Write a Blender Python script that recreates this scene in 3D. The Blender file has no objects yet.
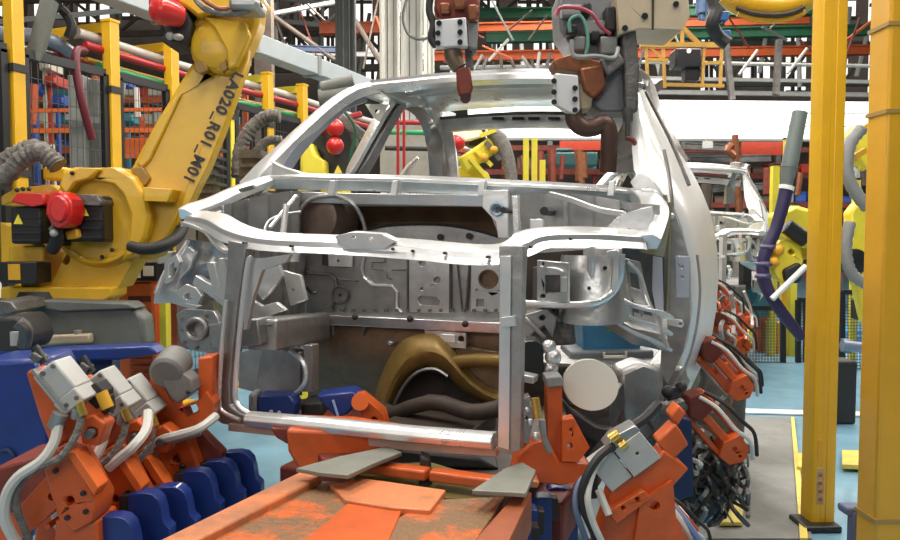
import bpy, math, random
from mathutils import Vector, Matrix
from mathutils.geometry import tessellate_polygon
R = math.radians
random.seed(7)
scene = bpy.context.scene
COL = scene.collection

# ------------------------------------------------------------------ camera
F = 747.0
YAW, PITCH = R(21.5), math.atan(38/747)
CAMP = Vector((0, 0, 1.5))
RC = Matrix.Rotation(YAW, 3, 'Z') @ Matrix.Rotation(-PITCH, 3, 'X')   # looks along +Y before rotation
RY = Matrix.Rotation(YAW, 3, 'Z')
FWD = RY @ Vector((0, 1, 0)); RIGHT = RY @ Vector((1, 0, 0)); UP = Vector((0, 0, 1))
cd = bpy.data.cameras.new('camera'); cam = bpy.data.objects.new('camera', cd); COL.objects.link(cam)
cd.sensor_width = 36; cd.lens = 36*F/900; cd.clip_end = 200
cam.location = CAMP; cam.rotation_euler = (R(90)-PITCH, 0, YAW)
scene.camera = cam

def ray(px, py): return RC @ Vector(((px-450)/F, 1, -(py-270)/F))
def W(px, py, Y):                       # point of the place seen at a pixel, at world depth Y
    d = ray(px, py); return CAMP + d*(Y/d.y)
def V(px, py, D): return CAMP + ray(px, py)*D     # at distance D along the view
def G(px, py, z=0):
    d = ray(px, py); return CAMP + d*((z-1.5)/d.z)

# ------------------------------------------------------------------ materials
MATS = {}
def mat(name, col, rough=.5, metal=0., var=.0, scale=6., bump=.0, bscale=40., dirt=None, dirt_amt=.5, coat=0., emit=None, estr=1., wave=None):
    m = bpy.data.materials.new(name); m.use_nodes = True
    nt = m.node_tree; b = nt.nodes['Principled BSDF']
    b.inputs['Base Color'].default_value = (*col, 1); b.inputs['Roughness'].default_value = rough
    b.inputs['Metallic'].default_value = metal; b.inputs['Coat Weight'].default_value = coat
    tc = nt.nodes.new('ShaderNodeTexCoord')
    if var or dirt:
        n = nt.nodes.new('ShaderNodeTexNoise'); n.inputs['Scale'].default_value = scale; n.inputs['Detail'].default_value = 6
        n.inputs['Roughness'].default_value = .65
        nt.links.new(tc.outputs['Object'], n.inputs['Vector'])
        cr = nt.nodes.new('ShaderNodeValToRGB')
        c2 = dirt if dirt else tuple(max(0, c*(1-var)) for c in col)
        c1 = tuple(min(1, c*(1+var*.5)) for c in col)
        cr.color_ramp.elements[0].position = .28+.3*dirt_amt if dirt else .3; cr.color_ramp.elements[1].position = .42+.3*dirt_amt if dirt else .7
        cr.color_ramp.elements[0].color = (*c2, 1); cr.color_ramp.elements[1].color = (*c1, 1)
        nt.links.new(n.outputs['Fac'], cr.inputs['Fac']); nt.links.new(cr.outputs['Color'], b.inputs['Base Color'])
        mr = nt.nodes.new('ShaderNodeMapRange'); mr.inputs['To Min'].default_value = min(1, rough+.15); mr.inputs['To Max'].default_value = max(0.05, rough-.08)
        nt.links.new(n.outputs['Fac'], mr.inputs['Value']); nt.links.new(mr.outputs['Result'], b.inputs['Roughness'])
    if bump:
        n2 = nt.nodes.new('ShaderNodeTexNoise'); n2.inputs['Scale'].default_value = bscale; n2.inputs['Detail'].default_value = 4
        nt.links.new(tc.outputs['Object'], n2.inputs['Vector'])
        bp = nt.nodes.new('ShaderNodeBump'); bp.inputs['Strength'].default_value = bump; bp.inputs['Distance'].default_value = .02
        nt.links.new(n2.outputs['Fac'], bp.inputs['Height']); nt.links.new(bp.outputs['Normal'], b.inputs['Normal'])
    if emit:
        b.inputs['Emission Color'].default_value = (*emit, 1); b.inputs['Emission Strength'].default_value = estr
    MATS[name] = m; return m
steel = mat('galvanised_steel', (.72,.72,.71), .28, .88, var=.3, scale=5, bump=.35, bscale=8)
steelw = mat('bright_steel', (.86,.86,.85), .27, .78, var=.15, scale=5, bump=.22, bscale=7)
steelg = mat('dull_steel', (.42,.41,.40), .34, .8, var=.3, scale=7, bump=.25, bscale=12)
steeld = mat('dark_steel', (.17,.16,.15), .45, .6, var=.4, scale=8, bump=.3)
brown = mat('brown_tint_steel', (.17,.105,.06), .36, .25, var=.5, scale=5, bump=.3, bscale=10)  # brown shade and reflection in plenum and tunnel put into the colour
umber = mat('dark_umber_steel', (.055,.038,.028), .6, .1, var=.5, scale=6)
ochre = mat('ochre_steel', (.26,.16,.04), .4, .35, var=.35, scale=6)  # ochre base colour of the tunnel panel and tube
yel = mat('robot_yellow', (.70,.40,.012), .38, 0, var=.12, scale=4, coat=.3, bump=.05)
yelp = mat('post_yellow', (.74,.41,.01), .42, 0, var=.1, scale=3, coat=.2)
yelb = mat('lemon_yellow', (.82,.68,.05), .45, 0, var=.1, scale=4)
yelo = mat('amber_yellow', (.72,.37,.02), .5, 0, var=.15, scale=3)
yelf = mat('floor_yellow', (.75,.60,.12), .6, 0, var=.25, scale=9)
orange = mat('fixture_orange', (.62,.10,.011), .42, 0, var=.3, scale=7, coat=.15)
orangeb = mat('cabinet_orange', (.80,.15,.02), .5, 0, var=.12, scale=4)
orangew = mat('worn_orange_plate', (.66,.13,.02), .5, .1, scale=9, dirt=(.22,.12,.055), dirt_amt=.62, bump=.5, bscale=60)
orangel = mat('pale_orange_plate', (.62,.20,.08), .4, .1, var=.3, scale=6, dirt=(.42,.17,.08), dirt_amt=.4, bump=.15, bscale=30)
blue = mat('fixture_blue', (.009,.032,.19), .4, 0, var=.25, scale=6, coat=.2)
blued = mat('navy_blue', (.008,.022,.085), .5, 0, var=.3, scale=6)
bluel = mat('sky_blue_panel', (.05,.22,.42), .45, .1, var=.35, scale=5)
green = mat('beam_green', (.012,.09,.04), .5, 0, var=.25, scale=3)
greenp = mat('pipe_green', (.03,.30,.10), .45, 0)
red = mat('motor_red', (.62,.015,.012), .3, 0, coat=.5, var=.1)
redp = mat('pipe_red', (.36,.015,.02), .45, 0)
rust = mat('rust_red', (.19,.035,.02), .55, .2, var=.4, scale=12)
cop = mat('copper_brown', (.26,.095,.045), .4, .6, var=.4, scale=14)
chocolate = mat('chocolate_rubber', (.10,.05,.035), .5, 0, var=.3, scale=10)
plate_l = mat('pale_plate', (.62,.62,.62), .4, .1, var=.1)
grey = mat('machine_grey', (.27,.27,.26), .5, .1, var=.15, scale=6)
greyl = mat('light_grey_box', (.47,.465,.44), .5, 0, var=.12, scale=7)
greyd = mat('pedestal_grey', (.13,.135,.12), .5, 0, var=.2, scale=6)
white = mat('white_paint', (.82,.82,.80), .4, 0, var=.05, scale=4)
offw = mat('cream_white', (.86,.83,.72), .5, 0, var=.05)
colw = mat('column_white', (.66,.64,.58), .55, 0, var=.12, scale=2)
tan = mat('tan_housing', (.50,.40,.27), .5, 0, var=.12, scale=6)
black = mat('matt_black', (.015,.015,.016), .4, 0)
blackr = mat('black_rubber', (.022,.02,.02), .6, 0)
purple = mat('purple_hose', (.028,.02,.075), .45, 0, var=.2)
hosew = mat('white_hose', (.62,.60,.55), .45, 0)
hoseg = mat('grey_hose', (.21,.19,.17), .6, 0, var=.35, scale=25, bump=.6, bscale=60)
trussb = mat('brown_roof_steel', (.115,.085,.065), .6, .1, var=.3, scale=3)
racko = mat('rack_orange', (.50,.09,.02), .5, 0, var=.15)
wireg = mat('mesh_grey', (.09,.09,.09), .5, .3)
brass = mat('brass', (.75,.50,.12), .3, .9)
lampw = mat('lit_panel', (.9,.9,.9), .5, 0, emit=(1,.985,.96), estr=1.6)
skyw = mat('lit_window', (.9,.9,.9), .5, 0, emit=(1,.98,.95), estr=1.2)
BOX = [mat('bin_'+n, c, .5, 0, var=.15) for n, c in (('blue',(.03,.08,.32)),('red',(.5,.04,.02)),('teal',(.04,.2,.24)),('grey',(.25,.25,.25)),('cream',(.6,.55,.42)),('brown',(.14,.08,.05)))]

# ------------------------------------------------------------------ mesh builder
def catmull(pts, n=4, rad=None):
    pts = [Vector(p) for p in pts]
    if len(pts) < 3: return (pts, rad) if rad else pts
    out, ro = [], []
    for i in range(len(pts)-1):
        p0, p1, p2, p3 = pts[max(i-1,0)], pts[i], pts[i+1], pts[min(i+2,len(pts)-1)]
        for k in range(n):
            t = k/n
            out.append(.5*((2*p1)+(p2-p0)*t+(2*p0-5*p1+4*p2-p3)*t*t+(3*p1-p0-3*p2+p3)*t**3))
            if rad: ro.append(rad[i]*(1-t)+rad[i+1]*t)
    out.append(pts[-1])
    if rad: ro.append(rad[-1]); return out, ro
    return out
class MB:
    def __init__(s): s.v, s.f = [], []
    def add(s, vs, fs):
        b = len(s.v); s.v += [Vector(v) for v in vs]; s.f += [tuple(b+i for i in f) for f in fs]; return s
    def box(s, c, d, rot=None):
        c = Vector(c); x, y, z = d[0]/2, d[1]/2, d[2]/2
        vs = [Vector((a*x, b*y, e*z)) for e in (-1,1) for a, b in ((-1,-1),(1,-1),(1,1),(-1,1))]
        if rot is not None: vs = [rot @ v for v in vs]
        return s.add([c+v for v in vs], [(3,2,1,0),(4,5,6,7),(0,1,5,4),(1,2,6,5),(2,3,7,6),(3,0,4,7)])
    def vbox(s, px0, py0, px1, py1, D, th, tilt=0):       # box facing the camera, th metres deep
        a, b = V(px0,py0,D), V(px1,py1,D); c = (a+b)/2 + FWD*th/2
        rot = RY @ Matrix.Rotation(tilt, 3, 'Y')
        return s.box(c, (abs((b-a).dot(RIGHT)), th, abs(b.z-a.z)), rot)
    def bar(s, p0, p1, w, h=None, up=UP):
        p0, p1 = Vector(p0), Vector(p1); h = h or w; t = (p1-p0)
        L = t.length
        if L < 1e-6: return s
        t /= L
        if abs(t.dot(up)) > .98: up = FWD
        sd = t.cross(up).normalized(); u = sd.cross(t)
        return s.box((p0+p1)/2, (w, L, h), Matrix((sd, t, u)).transposed())
    def ring(s, pts, rads, n, closed=False, flat=None):
        pts = [Vector(p) for p in pts]; m = len(pts); vs = []
        nrm = None
        for i, p in enumerate(pts):
            a = pts[i-1] if (i or closed) else p; b = pts[(i+1) % m] if (i < m-1 or closed) else p
            t = (b-a).normalized()
            if nrm is None: nrm = t.orthogonal().normalized() if abs(t.z) > .9 else t.cross(UP).normalized()
            nrm = (nrm - t*nrm.dot(t)).normalized(); bn = t.cross(nrm)
            for k in range(n):
                an = 2*math.pi*k/n
                vs.append(p + (nrm*math.cos(an)+bn*math.sin(an)*(flat or 1))*rads[i])
        fs = []
        for i in range(m if closed else m-1):
            j = (i+1) % m
            for k in range(n): fs.append((i*n+k, i*n+(k+1)%n, j*n+(k+1)%n, j*n+k))
        if not closed: fs += [tuple(range(n))[::-1], tuple(range((m-1)*n, m*n))]
        return s.add(vs, fs)
    def tube(s, pts, r, n=8, sm=0, closed=False, flat=None):
        rad = list(r) if isinstance(r, (list, tuple)) else [r]*len(pts)
        if sm: pts, rad = catmull(pts, sm, rad)
        return s.ring(pts, rad, n, closed, flat)
    def cyl(s, p0, p1, r0, r1=None, n=20): return s.ring([p0, p1], [r0, r0 if r1 is None else r1], n)
    def lathe(s, c, ax, prof, n=24):                       # prof: (distance along axis, radius)
        c, ax = Vector(c), Vector(ax).normalized(); u = ax.orthogonal().normalized(); w = ax.cross(u); vs = []
        for d, r in prof:
            for k in range(n):
                an = 2*math.pi*k/n; vs.append(c+ax*d+(u*math.cos(an)+w*math.sin(an))*max(r,1e-4))
        m = len(prof); fs = [(i*n+k, i*n+(k+1)%n, (i+1)*n+(k+1)%n, (i+1)*n+k) for i in range(m-1) for k in range(n)]
        fs += [tuple(range(n))[::-1], tuple(range((m-1)*n, m*n))]
        return s.add(vs, fs)
    def ball(s, c, r, ax=UP, sq=1., n=16):
        return s.lathe(c, ax, [(-math.cos(math.pi*i/8)*r*sq, math.sin(math.pi*i/8)*r) for i in range(9)], n)
    def prism(s, outer, vec, holes=()):
        outer = [Vector(p) for p in outer]; holes = [[Vector(p) for p in h] for h in holes]; vec = Vector(vec)
        tri = tessellate_polygon([outer]+holes); al = outer + [p for h in holes for p in h]; n = len(al)
        nn = Vector((0,0,0))
        for i in range(len(outer)): nn += outer[i].cross(outer[(i+1) % len(outer)])
        fs = []
        for t in tri:
            a, b, c = (al[i] for i in t)
            if (b-a).cross(c-a).dot(vec) > 0: t = (t[2], t[1], t[0])
            fs += [tuple(t), tuple(i+n for i in reversed(t))]
        off = 0
        for lp, sg in [(outer, 1)]+[(h, 1) for h in holes]:
            k = len(lp)
            for i in range(k):
                a, b = off+i, off+(i+1) % k; fs.append((a, b, b+n, a+n))
            off += k
        return s.add(al+[p+vec for p in al], fs)
    def vplate(s, pix, D, th, holes=()):                   # upright plate facing the camera
        return s.prism([V(x,y,D) for x,y in pix], FWD*th, [[V(x,y,D) for x,y in h] for h in holes])
    def wplate(s, pix, Y, th, holes=()):                   # upright plate square to the line
        return s.prism([W(x,y,Y) for x,y in pix], (0,th,0), [[W(x,y,Y) for x,y in h] for h in holes])
    def sweep(s, pts, prof, sm=0, up=UP, scl=None):        # prof: (outward side, up)
        pts = [Vector(p) for p in pts]; rad = scl or [1]*len(pts)
        if sm: pts, rad = catmull(pts, sm, rad)
        m, k, vs = len(pts), len(prof), []
        for i, p in enumerate(pts):
            t = (pts[min(i+1,m-1)]-pts[max(i-1,0)]).normalized(); sd = t.cross(up).normalized(); u = sd.cross(t)
            vs += [p + (sd*a+u*b)*rad[i] for a, b in prof]
        fs = [(i*k+j, i*k+(j+1)%k, (i+1)*k+(j+1)%k, (i+1)*k+j) for i in range(m-1) for j in range(k)]
        fs += [tuple(range(k))[::-1], tuple(range((m-1)*k, m*k))]
        return s.add(vs, fs)
    def grid(s, rows, th=None, vec=None):                  # rows of points; th: solid thickness along vec
        rows = [[Vector(p) for p in r] for r in rows]; h, w = len(rows), len(rows[0])
        f = [(i*w+j, i*w+j+1, (i+1)*w+j+1, (i+1)*w+j) for i in range(h-1) for j in range(w-1)]
        vs = [p for r in rows for p in r]
        if vec is None: return s.add(vs, f)
        n = len(vs); vec = Vector(vec)
        fs = f + [tuple(i+n for i in reversed(q)) for q in f]
        bd = [i for i in range(w)] + [i*w+w-1 for i in range(1,h)] + [(h-1)*w+j for j in range(w-2,-1,-1)] + [i*w for i in range(h-2,0,-1)]
        for i in range(len(bd)):
            a, b = bd[i], bd[(i+1) % len(bd)]; fs.append((b, a, a+n, b+n))
        return s.add(vs+[p+vec for p in vs], fs)
def circ(cx, cy, r, n=16, ry=None): return [(cx+r*math.cos(2*math.pi*k/n), cy+(ry or r)*math.sin(2*math.pi*k/n)) for k in range(n)]

def finish(name, mb, m, base, bev=0., smooth=True, ang=38):
    import bmesh
    me = bpy.data.meshes.new(name); me.from_pydata([v-base for v in mb.v], [], mb.f)
    bm = bmesh.new(); bm.from_mesh(me); bmesh.ops.recalc_face_normals(bm, faces=bm.faces); bm.to_mesh(me); bm.free()
    me.materials.append(m); me.validate()
    if smooth:
        me.polygons.foreach_set('use_smooth', [True]*len(me.polygons)); me.set_sharp_from_angle(angle=R(ang))
    o = bpy.data.objects.new(name, me); COL.objects.link(o)
    if bev:
        b = o.modifiers.new('bevel', 'BEVEL'); b.width = bev; b.segments = 2; b.limit_method = 'ANGLE'; b.angle_limit = R(40)
    return o
def props(o, label, cat, group=None, kind=None):
    if label: o['label'] = label
    if cat: o['category'] = cat
    if group: o['group'] = group
    if kind: o['kind'] = kind
    return o
def thing(name, label, cat, loc=(0,0,0), group=None):
    o = bpy.data.objects.new(name, None); COL.objects.link(o); o.location = loc; o.empty_display_size = .1
    o['_base'] = tuple(loc); return props(o, label, cat, group)
def rootof(o):
    while o.parent: o = o.parent
    return o
SPLIT = set('tower_bracket body_mount weld_mark cowl_bracket quarter_trim header_slot bolt_hole apron_hole apron_stay firewall_hole ledge_bolt bumper_bracket mount_knuckle tower_rib tower_hole end_plate_bolt pillar_foot_cap fender_bolt toe_rib support_rib apron_bracket wheelhouse_arch headlight_support subframe louvre box_screw pivot_bolt copper_block transformer_rib dark_terminal fitting_cluster bolt knuckle cable_clip clamp_knob sticker_marks cross_beam hose_fitting rail_end_nut inner_apron_hole subframe_bracket joint_strip'.split())
def islands(mb):
    par = list(range(len(mb.v)))
    def find(i):
        while par[i] != i: par[i] = par[par[i]]; i = par[i]
        return i
    for f in mb.f:
        for j in f[1:]: par[find(j)] = find(f[0])
    out = {}
    for f in mb.f: out.setdefault(find(f[0]), []).append(f)
    res = []
    for fs in out.values():
        ids = sorted({i for f in fs for i in f}); mp = {i:k for k, i in enumerate(ids)}; q = MB()
        q.v = [mb.v[i] for i in ids]; q.f = [tuple(mp[i] for i in f) for f in fs]; res.append(q)
    return res
def part(name, mb, m, parent, bev=0., label=None, **k):
    if name in SPLIT:
        isl = islands(mb)
        if len(isl) > 1: return [part1(name, q, m, parent, bev, label, **k) for q in isl][0]
    return part1(name, mb, m, parent, bev, label, **k)
def part1(name, mb, m, parent, bev=0., label=None, **k):
    base = Vector(rootof(parent)['_base']); o = finish(name, mb, m, base, bev, **k); o.parent = parent
    if label: o['label'] = label
    return o
def solo(name, mb, m, label, cat, group=None, bev=0., kind=None, **k):
    lo = Vector((min(v.x for v in mb.v), min(v.y for v in mb.v), min(v.z for v in mb.v)))
    hi = Vector((max(v.x for v in mb.v), max(v.y for v in mb.v), max(v.z for v in mb.v)))
    base = Vector(((lo.x+hi.x)/2, (lo.y+hi.y)/2, lo.z)); o = finish(name, mb, m, base, bev, **k); o.location = base
    return props(o, label, cat, group, kind)
def struct(name, mb, m, **k):
    return solo(name, mb, m, None, None, kind='structure', **k)
def dup(o, parent=None, loc=None, rotz=None, scale=None, label=None, group=None, mats=None):
    c = o.copy(); COL.objects.link(c); c.parent = parent
    if loc is not None: c.location = loc
    if rotz is not None: c.rotation_euler = (0, 0, rotz)
    if scale is not None: c.scale = scale if hasattr(scale, '__len__') else (scale,)*3
    if label: c['label'] = label
    if group: c['group'] = group
    for ch in [x for x in o.children]: dup(ch, c)
    return c
# ------------------------------------------------------------------ the hall
def floor_mat():
    m = mat('painted_floor', (.17,.34,.45), .35, 0, var=.3, scale=1.6, coat=.2)
    return m
struct('floor', MB().box((0, 12, -.05), (30, 40, .1)), floor_mat(), smooth=False)
walk = mat('walkway_grey', (.23,.225,.21), .6, 0, var=.3, scale=3, bump=.2)
a, b = G(712,530), G(808,530); 
struct('path', MB().prism([G(690,540,.004), G(812,540,.004), G(792,418,.004), G(735,418,.004)], (0,0,.008)), walk, smooth=False)
struct('trim_1', MB().prism([G(724,409,.005), G(868,413,.005), G(868,417,.005), G(724,413,.005)], (0,0,.01)), white, smooth=False)
struct('trim_2', MB().prism([G(800,540,.02), G(808,540,.02), G(794,418,.02), G(791,418,.02)], (0,0,.01)), yelf, smooth=False)
def fplate(name, pts, h, label): solo(name, MB().prism([G(x,y,.02) for x,y in pts], (0,0,h)), yelf, label, 'floor plate', bev=.003)
fplate('floor_plate', [(721,507),(744,505),(742,526),(719,526)], .02, 'small square yellow plate on the grey walkway beside the hoses')
fplate('floor_plate', [(842,454),(868,455),(868,470),(842,469)], .03, 'yellow floor plate seen between the two big yellow posts')
fplate('floor_plate', [(797,457),(802,457),(803,472),(797,471)], .03, 'narrow yellow floor plate at the walkway edge, left of the thick post')
wallm = mat('hall_wall', (.10,.075,.06), .8, 0, var=.4, scale=1)
C0 = V(450,232,30); C0.z = 0
RB = RY
struct('wall_back', MB().box(C0+Vector((0,0,7)), (64,.2,15), RB), wallm, smooth=False)
k = 1
for x0, x1, y0, y1 in [(x, x+random.choice((16,22,30)), random.choice((-20,-14)), random.choice((18,24))) for x in range(-10,900,44)] + [(x, x+random.choice((14,20,26)), 34+random.randint(-4,6), random.choice((66,84,92))) for x in range(240,890,42)]:
    m = MB().vbox(x0, y0, x1, y1, 28.4, .1); o = struct('window_%d' % k, m, skyw, smooth=False)
    fr_ = MB()
    for t in (.33, .66): fr_.bar(V(x0+(x1-x0)*t, y0, 28.3), V(x0+(x1-x0)*t, y1, 28.3), .12, .1)
    for t in (.0, .5, 1.): fr_.bar(V(x0, y0+(y1-y0)*t, 28.3), V(x1, y0+(y1-y0)*t, 28.3), .1, .12)
    f = finish('window_frame', fr_, trussb, o.location); f.parent = o
    k += 1
# roof trusses: two chords with a zigzag of struts
def truss(name, x0, x1, yt0, yt1, hh, D, n, mt, label, w=.12, group=None):
    P = lambda s, q: V(x0+(x1-x0)*s, yt0+(yt1-yt0)*s+hh*q, D)
    t = thing(name, label, 'roof truss', P(0,1), group)
    part('top_chord', MB().bar(P(0,0), P(1,0), w*1.3, w*1.3), mt, t); part('bottom_chord', MB().bar(P(0,1), P(1,1), w*1.3, w*1.3), mt, t)
    for i in range(n):
        a, b = i/n, (i+1)/n; q = i % 2
        part('strut', MB().bar(P(a,q), P(b,1-q), w*.7, w*.7), mt, t)
        if i: part('strut', MB().bar(P(a,0), P(a,1), w*.6, w*.6), mt, t)
    return t
truss('roof_truss', -20, 345, 2, -8, 36, 22, 8, trussb, 'brown steel roof truss running behind the left robot arm')
truss('roof_truss', 225, 500, 34, 30, 36, 24, 8, trussb, 'brown zigzag truss behind the dark upright column', w=.16)
truss('roof_truss', 400, 660, -14, -10, 30, 25, 8, trussb, 'brown roof truss highest in view above the weld guns', w=.16)
truss('roof_truss', 640, 900, 44, 44, 40, 24, 9, greyd, 'grey truss behind the ochre lifting frame and thick post', w=.11)
truss('roof_truss', 430, 640, 54, 52, 34, 26, 9, trussb, 'brown truss seen between the two weld guns above the roof', w=.14)
truss('roof_truss', 255, 345, -4, 6, 22, 20, 4, mat('truss_grey',(.3,.29,.27),.5,.1), 'grey short truss beside the robot wrist, above the cable bridge', w=.08)
def beam(name, x0, y0, x1, y1, th, D, mt, label, cat='beam', group=None):
    h = th/F*D*.72; m = MB().bar(V(x0,y0,D), V(x1,y1,D), h*.8, h)
    for q in (-1, 1): m.bar(V(x0,y0,D)+UP*q*h/2, V(x1,y1,D)+UP*q*h/2, h*1.1, h*.18)
    return solo(name, m, mt, label, cat, group)
beam('crane_beam', 320, 29, 382, 28, 13, 17, racko, 'orange beam behind the dark column, left of the white columns')
beam('crane_beam', 470, 28, 808, 20, 10, 18, racko, 'upper orange beam running between two green beams')
beam('crane_beam', 475, 14, 812, 10, 12, 17, green, 'upper green beam at the top of the view behind the weld guns')
beam('crane_beam', 486, 38, 868, 30, 12, 16.5, green, 'lower green beam crossing behind the second weld gun')
beam('crane_beam', 430, 57, 870, 50, 11, 18.5, racko, 'long orange beam below the green beams')
beam('guard_rail', 640, 78, 872, 82, 4, 15, greyl, 'thin pale rail below the ochre lifting frame', 'rail')
beam('guard_rail', 640, 92, 872, 95, 5, 14.6, grey, 'grey rail just above the long lit panel', 'rail')
beam('guard_rail', 245, 47, 340, 50, 7, 15, mat('slate_blue',(.05,.07,.12),.5), 'slate blue beam left of the dark column', 'beam')
beam('guard_rail', 262, 52, 382, 55, 5, 16, greyl, 'pale grey rail below the slate blue beam', 'rail')
for x0,y0,x1,y1,lab in ((726,44,732,100,'dark hanger post in front of the lit panel truss, left one'),(779,40,776,95,'dark hanger post nearer the thick yellow post')):
    solo('hanger_post', MB().bar(V(x0,y0,14), V(x1,y1,14), .1), steeld, lab, 'post')
# long lit panel
lp = thing('ceiling_light', 'long bright white lit panel hanging behind the car', 'light panel', V(640,140,13.5))
A_, B_ = V(468,118,13.5), V(905,122,13.5)
part('panel', MB().bar(A_, B_, .12, 38/F*13.5), lampw, lp)
for y in (111, 124): part('joint_strip', MB().bar(V(470,y,13.35), V(905,y+3,13.35), .02, .02), greyl, lp)
part('lower_edge', MB().bar(V(470,139,13.4), V(905,141,13.4), .12, .04), grey, lp)
# white columns and dark column
def column(x0, x1, y1, D, mt, label, slots=True):
    t = thing('column', label, 'column', V((x0+x1)/2, 232, D)*1)
    w_ = (x1-x0)/F*D; top = V((x0+x1)/2, -20, D); bot = Vector((top.x, top.y, 0))
    part('shaft', MB().box((top+bot)/2, (w_, w_*.8, top.z), RY), mt, t)
    if slots:
        part('flange', MB().box((top+bot)/2-FWD*w_*.45-RIGHT*w_*.48, (w_*.12, w_*.25, top.z), RY), mt, t)
        part('flange', MB().box((top+bot)/2-FWD*w_*.45+RIGHT*w_*.48, (w_*.12, w_*.25, top.z), RY), mt, t)
        part('groove', MB().box((top+bot)/2-FWD*w_*.42-RIGHT*w_*.12, (w_*.06, w_*.04, top.z), RY), steeld, t); part('groove', MB().box((top+bot)/2-FWD*w_*.42+RIGHT*w_*.22, (w_*.05, w_*.04, top.z), RY), grey, t)
    return t
column(381, 399, 80, 11, colw, 'white column just right of the dark one')
column(402, 422, 80, 10.5, colw, 'widest white column, carrying a thin cable')
column(424, 434, 80, 12, colw, 'thin white column left of the first weld gun')
column(337, 355, 75, 12, mat('column_charcoal', (.05,.055,.055), .5, 0, var=.2), 'charcoal column standing above the windshield corner')
column(255, 272, 60, 14, mat('column_brown', (.17,.13,.10), .6, 0, var=.3), 'brown column right of the robot wrist', slots=False)
solo('hanging_cable', MB().tube([V(408,-5,10), V(403,18,10), V(410,36,10), V(428,38,10), V(440,20,10)], .02, 6, 4), greyd, 'thin looped cable hanging at the white columns', 'cable')
# racks with bins: orange uprights and beams
def rack(x0, x1, ys, D, cols, label, mt=racko, up_y=None, deep=.8, names=None):
    g = V(x0,232,D); t = thing('storage_rack', label, 'rack', (g.x,g.y,0))
    top = min(ys)-14
    for i in range(cols+1):
        x = x0+(x1-x0)*i/cols; p = V(x, top, D); part('upright', MB().bar((p.x,p.y,0), p, .09), mt if i % 2 else greyd, t)
    for y in ys: part('shelf_beam', MB().bar(V(x0,y,D-.05), V(x1,y,D-.05), .08, .1), mt, t); 
    for y in ys: part('shelf_deck', MB().bar(V(x0,y,D+.4), V(x1,y,D+.4), .7, .03), greyd, t)
    return t
def bins(x0, x1, y, D, group, place, hs=(7,13), step=(11,20), only=None):
    x = x0; i = 0
    while x < x1-6:
        wpx = random.uniform(*step); h = random.uniform(*hs); wpx = min(wpx, x1-x)
        mt = random.choice(only or BOX); col = mt.name.split('_')[1]
        a, b = V(x+1,y-h,D+.2), V(x+wpx-1,y-1.6,D+.2); c = (a+b)/2; w_ = (b-a).dot(RIGHT); hz = abs(a.z-b.z)
        m = MB().box(c-UP*hz*.42, (w_,.5,hz*.12), RY)
        for q in (-1,1): m.box(c+RIGHT*q*w_*.48, (w_*.05,.5,hz), RY); m.box(c+FWD*q*.24, (w_,.02,hz), RY)
        m.box(c+UP*hz*.47, (w_*1.03,.53,hz*.1), RY)
        solo('storage_bin', m, mt, '%s bin on %s' % (col, place), 'bin', group)
        x += wpx; i += 1
rack(0, 245, [100,128,150], 12, 5, 'orange rack behind the left fence and robot arm', deep=.8)
bins(2, 240, 100, 12, 'bins behind the left fence', 'the top shelf behind the left fence')
bins(2, 240, 128, 12, 'bins behind the left fence, middle', 'the middle shelf behind the left fence')
bins(2, 240, 150, 12, 'bins behind the left fence, low', 'the lower shelf behind the left fence')
rack(460, 640, [148,172,200], 14.5, 4, 'rack seen through the windshield opening', mt=rust)
bins(500, 640, 172, 14.5, 'bins seen through the windshield', 'the shelf seen through the windshield', only=[BOX[1],BOX[5],BOX[2]])
bins(500, 640, 200, 14.5, 'bins low through the windshield', 'the low shelf seen through the windshield', only=[BOX[1],BOX[5],BOX[1]])
rack(684, 872, [150,176,205,240,275], 14.5, 4, 'tall rack to the right of the car body', mt=rust)
for y, nm in ((176,'second'),(205,'third'),(240,'fourth'),(275,'lowest')):
    bins(690, 868, y, 14.5, 'bins on the %s shelf at right' % nm, 'the %s shelf of the tall right rack' % nm, only=[BOX[5],BOX[5],BOX[3],BOX[0],BOX[1],BOX[5]])
solo('shelf_sign_board', MB().vbox(742,141,782,155,13.9,.05), mat('board_red',(.62,.06,.02),.5,0,var=.1), 'red orange board below the lit panel, right of the car', 'board')
solo('shelf_sign_board', MB().vbox(560,141,640,150,13.9,.05), MATS['board_red'], 'red orange board below the lit panel, seen through the windshield', 'board')
solo('teal_machine', MB().vbox(548,152,598,166,12.5,.5).vbox(556,148,572,152,12.6,.3), mat('dark_teal', (.02,.07,.07), .4, .1), 'dark teal machine behind the windshield opening', 'machine', bev=.03)
solo('wall_partition', MB().vbox(640,140,742,330,16,.1), mat('dark_partition',(.05,.045,.04),.7,0,var=.4), 'dark partition behind the second car body', 'partition')
# ochre lifting frame
gf = thing('lifting_frame', 'ochre A shaped lifting frame hanging right of the second weld gun', 'lifting frame', V(683,95,9.5))
oc = mat('frame_ochre', (.62,.34,.06), .5, 0, var=.2); D = 9.5
part('beam', MB().bar(V(640,45,D), V(724,45,D), .06), oc, gf)
part('apex', MB().bar(V(664,45,D), V(682,27,D), .05).bar(V(682,27,D), V(700,45,D), .05).bar(V(682,27,D),V(682,45,D),.04), oc, gf)
for x in (646, 663, 704, 722): part('upright', MB().bar(V(x,45,D), V(x+(2 if x<680 else -2),88,D), .035), oc, gf)
part('brace', MB().bar(V(646,60,D), V(668,60,D), .04).bar(V(648,45,D), V(665,62,D), .03), oc, gf); part('brace', MB().bar(V(700,64,D), V(722,62,D), .04), oc, gf)
part('lower_rail', MB().bar(V(644,84,D), V(724,86,D), .04), oc, gf)
part('motor', MB().vbox(676,48,702,66,D-.1,.3).vbox(686,66,700,80,D,.2), black, gf, .02)
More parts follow.
